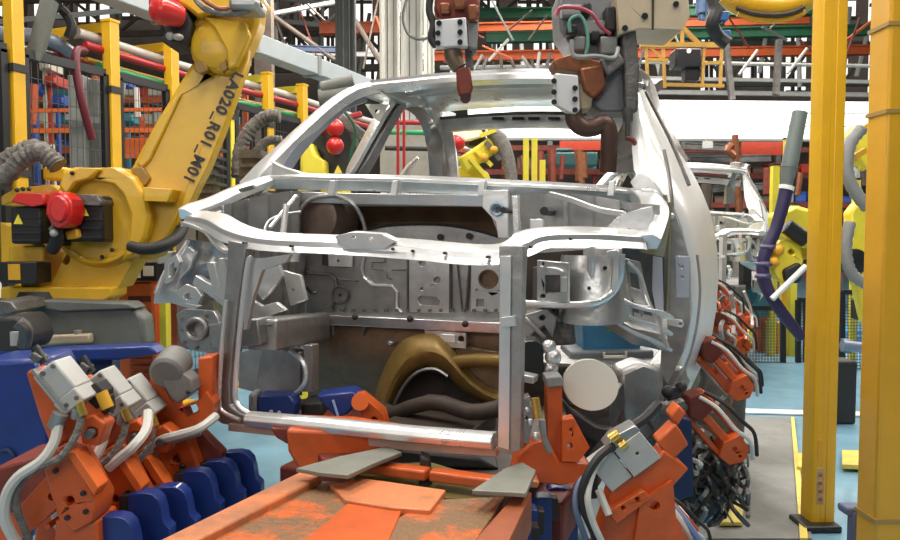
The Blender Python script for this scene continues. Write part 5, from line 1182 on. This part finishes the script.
framed(842,866,292,396,8.2,'dark mesh frame seen between the two thick posts')
t = thing('teal_cabinet', 'teal machine box above the mesh frame beside the second car', 'cabinet', V(755,320,9.0))
part('box', MB().vbox(742,284,768,318,9.0,.4), mat('teal_paint',(.06,.20,.24),.5,0,var=.2), t, .02); part('lid', MB().vbox(741,280,769,285,8.98,.45), steeld, t, .01)
t = thing('yellow_cabinet', 'amber control boxes inside the right mesh frame', 'cabinet', V(776,360,9.2))
part('box', MB().vbox(768,322,780,362,9.2,.2), yelo, t, .01); part('box_label', MB().vbox(771,328,777,336,9.19,.01), orangeb, t); part('box_label', MB().vbox(771,346,777,354,9.19,.01), orangeb, t)
for x0,x1,y0,y1,Dd,lab in ((744,752,262,290,7.5,'dark junction box at the rear of the second car'),(858,866,300,320,7.8,'dark box on the fence between the thick posts'),):
    solo('junction_box', MB().vbox(x0,y0,x1,y1,Dd,.15).vbox(x0+1,y0-2,x1-1,y0,Dd,.1), blackr, lab, 'box', bev=.01)
for x,y,lab in ((848,345,'blue grey bracket between the thick posts'),):
    solo('bracket', MB().cyl(V(842,y,7), V(866,y+3,7), .05).vbox(846,y-5,852,y+8,7,.1), mat('bracket_blue_grey',(.22,.25,.32),.4,.2), lab, 'bracket')
t = thing('post_bollard', 'blue grey valve stand at the bottom between the thick posts', 'stand', G(855,560))
part('stand', MB().vbox(852,512,861,560,3.3,.05), mat('dusk_blue',(.10,.12,.22),.5), t, .01); part('cap', MB().vbox(846,508,866,516,3.3,.08), MATS['dusk_blue'], t, .01)
solo('chain', MB().tube([V(735,135,11), V(737,180,11), V(740,230,11), V(738,260,11)], .05, 6, 3), cop, 'rusty orange chain hanging behind the second car', 'chain')
solo('hanging_hook', MB().tube([V(732,145,11), V(728,150,11), V(734,156,11)], .06, 8, 3), cop, 'copper hook above the rusty chain', 'hook')
for k,(x0,y0,x1,y1,lab) in enumerate(((684,146,735,148,'dark beam under the lit panel right of the car roof'),(690,160,770,158,'dark beam above the second car roof'),(690,190,770,186,'dark beam level with the second car window'))):
    beam('dark_beam', x0,y0,x1,y1, 8, 12.5+.3*k, steeld, lab)
t = thing('notice_plate', 'small pale notice plate under the lit panel, right of the roof', 'plate', V(708,150,12))
part('plate', MB().vbox(703,141,713,148,12,.03), greyl, t); part('bracket', MB().vbox(706,138,708,141,12.02,.03), grey, t)
# second car body, further along the line
car2 = dup(car, loc=Vector(car.location)+Vector((.42,5.3,.02)), label='bare steel car body further along the line, half hidden by the nearest body')
# ------------------------------------------------------------------ busy things far behind
def rail(x0,y0,x1,y1,D,r,mt,lab,name='pipe',cat='pipe',group=None): solo(name, MB().cyl(V(x0,y0,D), V(x1,y1,D), r, n=8), mt, lab, cat, group)
rail(-5,22,150,8,14,.05,colw,'thin cream pipe across the upper left corner')
rail(240,20,335,2,15,.05,greyl,'pale slanted pipe left of the dark column')
rail(262,8,335,60,15,.05,trussb,'brown slanted tie left of the dark column')
rail(355,20,385,70,15,.05,trussb,'brown slanted tie between dark and white columns')
rail(440,68,640,66,16,.05,grey,'grey pipe just above the car roof')
rail(440,76,640,72,15,.04,colw,'cream pipe just above the car roof')
rail(640,62,870,66,16,.04,colw,'cream pipe behind the ochre lifting frame')
for k in range(26):
    x = 245+k*25+random.uniform(-6,6); dx = random.uniform(-14,14)
    rail(x, random.uniform(-8,30), x+dx, random.uniform(60,92), 21+random.uniform(-1,1), .06, random.choice((trussb,colw,greyd,greyl)), 'slanted tie bar among the far roof trusses', 'tie_bar', 'tie bar', 'tie bars among the far trusses')
for k in range(16):
    x = 480+k*10+random.uniform(-3,3); y = random.uniform(52,62)
    rail(x, y, x+random.uniform(-12,12), y+random.uniform(12,22), 15.5, .035, random.choice((grey,greyd,greyl,trussb)), 'thin bar between the two weld guns above the roof', 'thin_bar', 'bar', 'thin bars above the roof')
for k in range(34):
    x = random.uniform(245,860); s = random.choice((-1,1)); L_ = random.uniform(14,30)
    rail(x, random.uniform(-6,60), x+s*L_, random.uniform(20,88), 15+random.uniform(-1,1.2), random.choice((.02,.03)), random.choice((trussb,trussb,colw,greyd,racko,rust)), 'thin slanted brace in front of the roof beams', 'thin_brace', 'brace', 'thin braces before the roof beams')
# clutter behind the left fence
for k in range(22):
    x = random.uniform(0,240); y = random.uniform(66,150)
    rail(x, y, x+random.uniform(-3,3), y+random.uniform(14,50), 8.8, random.choice((.02,.035,.05)), random.choice((greyd,racko,grey,blackr,MATS['bin_blue'],rust,colw)), 'upright pipe behind the left mesh fence', 'upright_pipe', 'pipe', 'upright pipes behind the left fence')
# clutter right of the car
for k in range(26):
    x = random.uniform(690,866); y = random.uniform(150,270)
    mt = random.choice((blackr,umber,cop,rust,steeld,grey,umber))
    rail(x, y, x+random.uniform(-6,6), y+random.uniform(20,60), 12+random.uniform(-1,1), random.choice((.03,.05,.09)), mt, 'hanging hose or tool before the tall right rack', 'hanging_hose', 'hose', 'hoses hanging before the tall right rack')
for k in range(12):
    x = random.uniform(515,625); rail(x, random.uniform(148,156), x+random.uniform(-5,5), random.uniform(176,186), 12, random.choice((.04,.07)), random.choice((rust,blackr,umber,cop)), 'dark hanging part seen low through the windshield', 'hanging_part', 'part', 'hanging parts behind the windshield')
# side walls of fixtures low behind the flank
for x0,x1,y0,y1,Dd,mt,lab in ((742,768,330,400,11,MATS['board_red'] if False else yelo,'amber machine low beside the second car'),(846,868,330,420,10,bluel,'pale blue machine low between the two thick posts'),(690,742,300,340,12,umber,'dark brown machine below the second car')):
    m = MB().vbox(x0,y0,x1,y1,Dd,.6).vbox(x0+3,y0+5,x1-3,y0+(y1-y0)*.4,Dd-.03,.05)
    solo('machine_cabinet', m, mt, lab, 'machine', bev=.02)
# ------------------------------------------------------------------ light
w = bpy.data.worlds.new('world'); scene.world = w; w.use_nodes = True
nt = w.node_tree; bg = nt.nodes['Background']; bg.inputs[1].default_value = .6
tc = nt.nodes.new('ShaderNodeTexCoord'); mp = nt.nodes.new('ShaderNodeMapping'); mp.inputs['Scale'].default_value = (3,3,7)
no = nt.nodes.new('ShaderNodeTexVoronoi'); no.inputs['Scale'].default_value = 2.2; no.distance = 'CHEBYCHEV'
cr = nt.nodes.new('ShaderNodeValToRGB'); e = cr.color_ramp.elements
e[0].position = 0; e[0].color = (.02,.02,.02,1); e[1].position = 1; e[1].color = (1.3,1.24,1.12,1)
for p, c in ((.35,(.05,.045,.04,1)),(.55,(.16,.12,.09,1)),(.7,(.35,.32,.28,1)),(.8,(.10,.09,.08,1)),(.9,(.9,.86,.78,1))): k_ = e.new(p); k_.color = c
sx = nt.nodes.new('ShaderNodeSeparateColor')
nt.links.new(tc.outputs['Generated'], mp.inputs['Vector']); nt.links.new(mp.outputs['Vector'], no.inputs['Vector'])
nt.links.new(no.outputs['Color'], sx.inputs['Color']); nt.links.new(sx.outputs[0], cr.inputs['Fac']); nt.links.new(cr.outputs['Color'], bg.inputs['Color'])
def area(name, loc, size, e, rot=(0,0,0), col=(1,.955,.885)):
    l = bpy.data.lights.new(name, 'AREA'); l.shape = 'RECTANGLE'; l.size, l.size_y = size; l.energy = e; l.color = col
    o = bpy.data.objects.new(name, l); COL.objects.link(o); o.location = loc; o.rotation_euler = rot
area('hall_lamp', (-1.2, 3.2, 6.0), (.5, 6), 300)
area('hall_lamp', (-4.2, 3.2, 6.0), (.5, 6), 260)
area('hall_lamp', (2.2, 3.0, 6.0), (.5, 6), 260)
area('hall_lamp', (-1.0, 10, 6.5), (5, .6), 500)
area('hall_lamp', (-6, 12, 6.5), (5, .6), 500)
area('hall_lamp', (4, 11, 6.5), (5, .6), 450)
area('hall_lamp', (-3, 17, 8), (8, .8), 800)
area('front_fill', (-1.5, -3.5, 3.6), (6, 2), 110, (R(68),0,0), (1,.97,.93))  # fill light added behind the camera to brighten the front faces
scene.view_settings.view_transform = 'Standard'; scene.view_settings.look = 'None'; scene.view_settings.gamma = 1
scene.view_settings.use_curve_mapping = False
scene.view_settings.exposure = .0
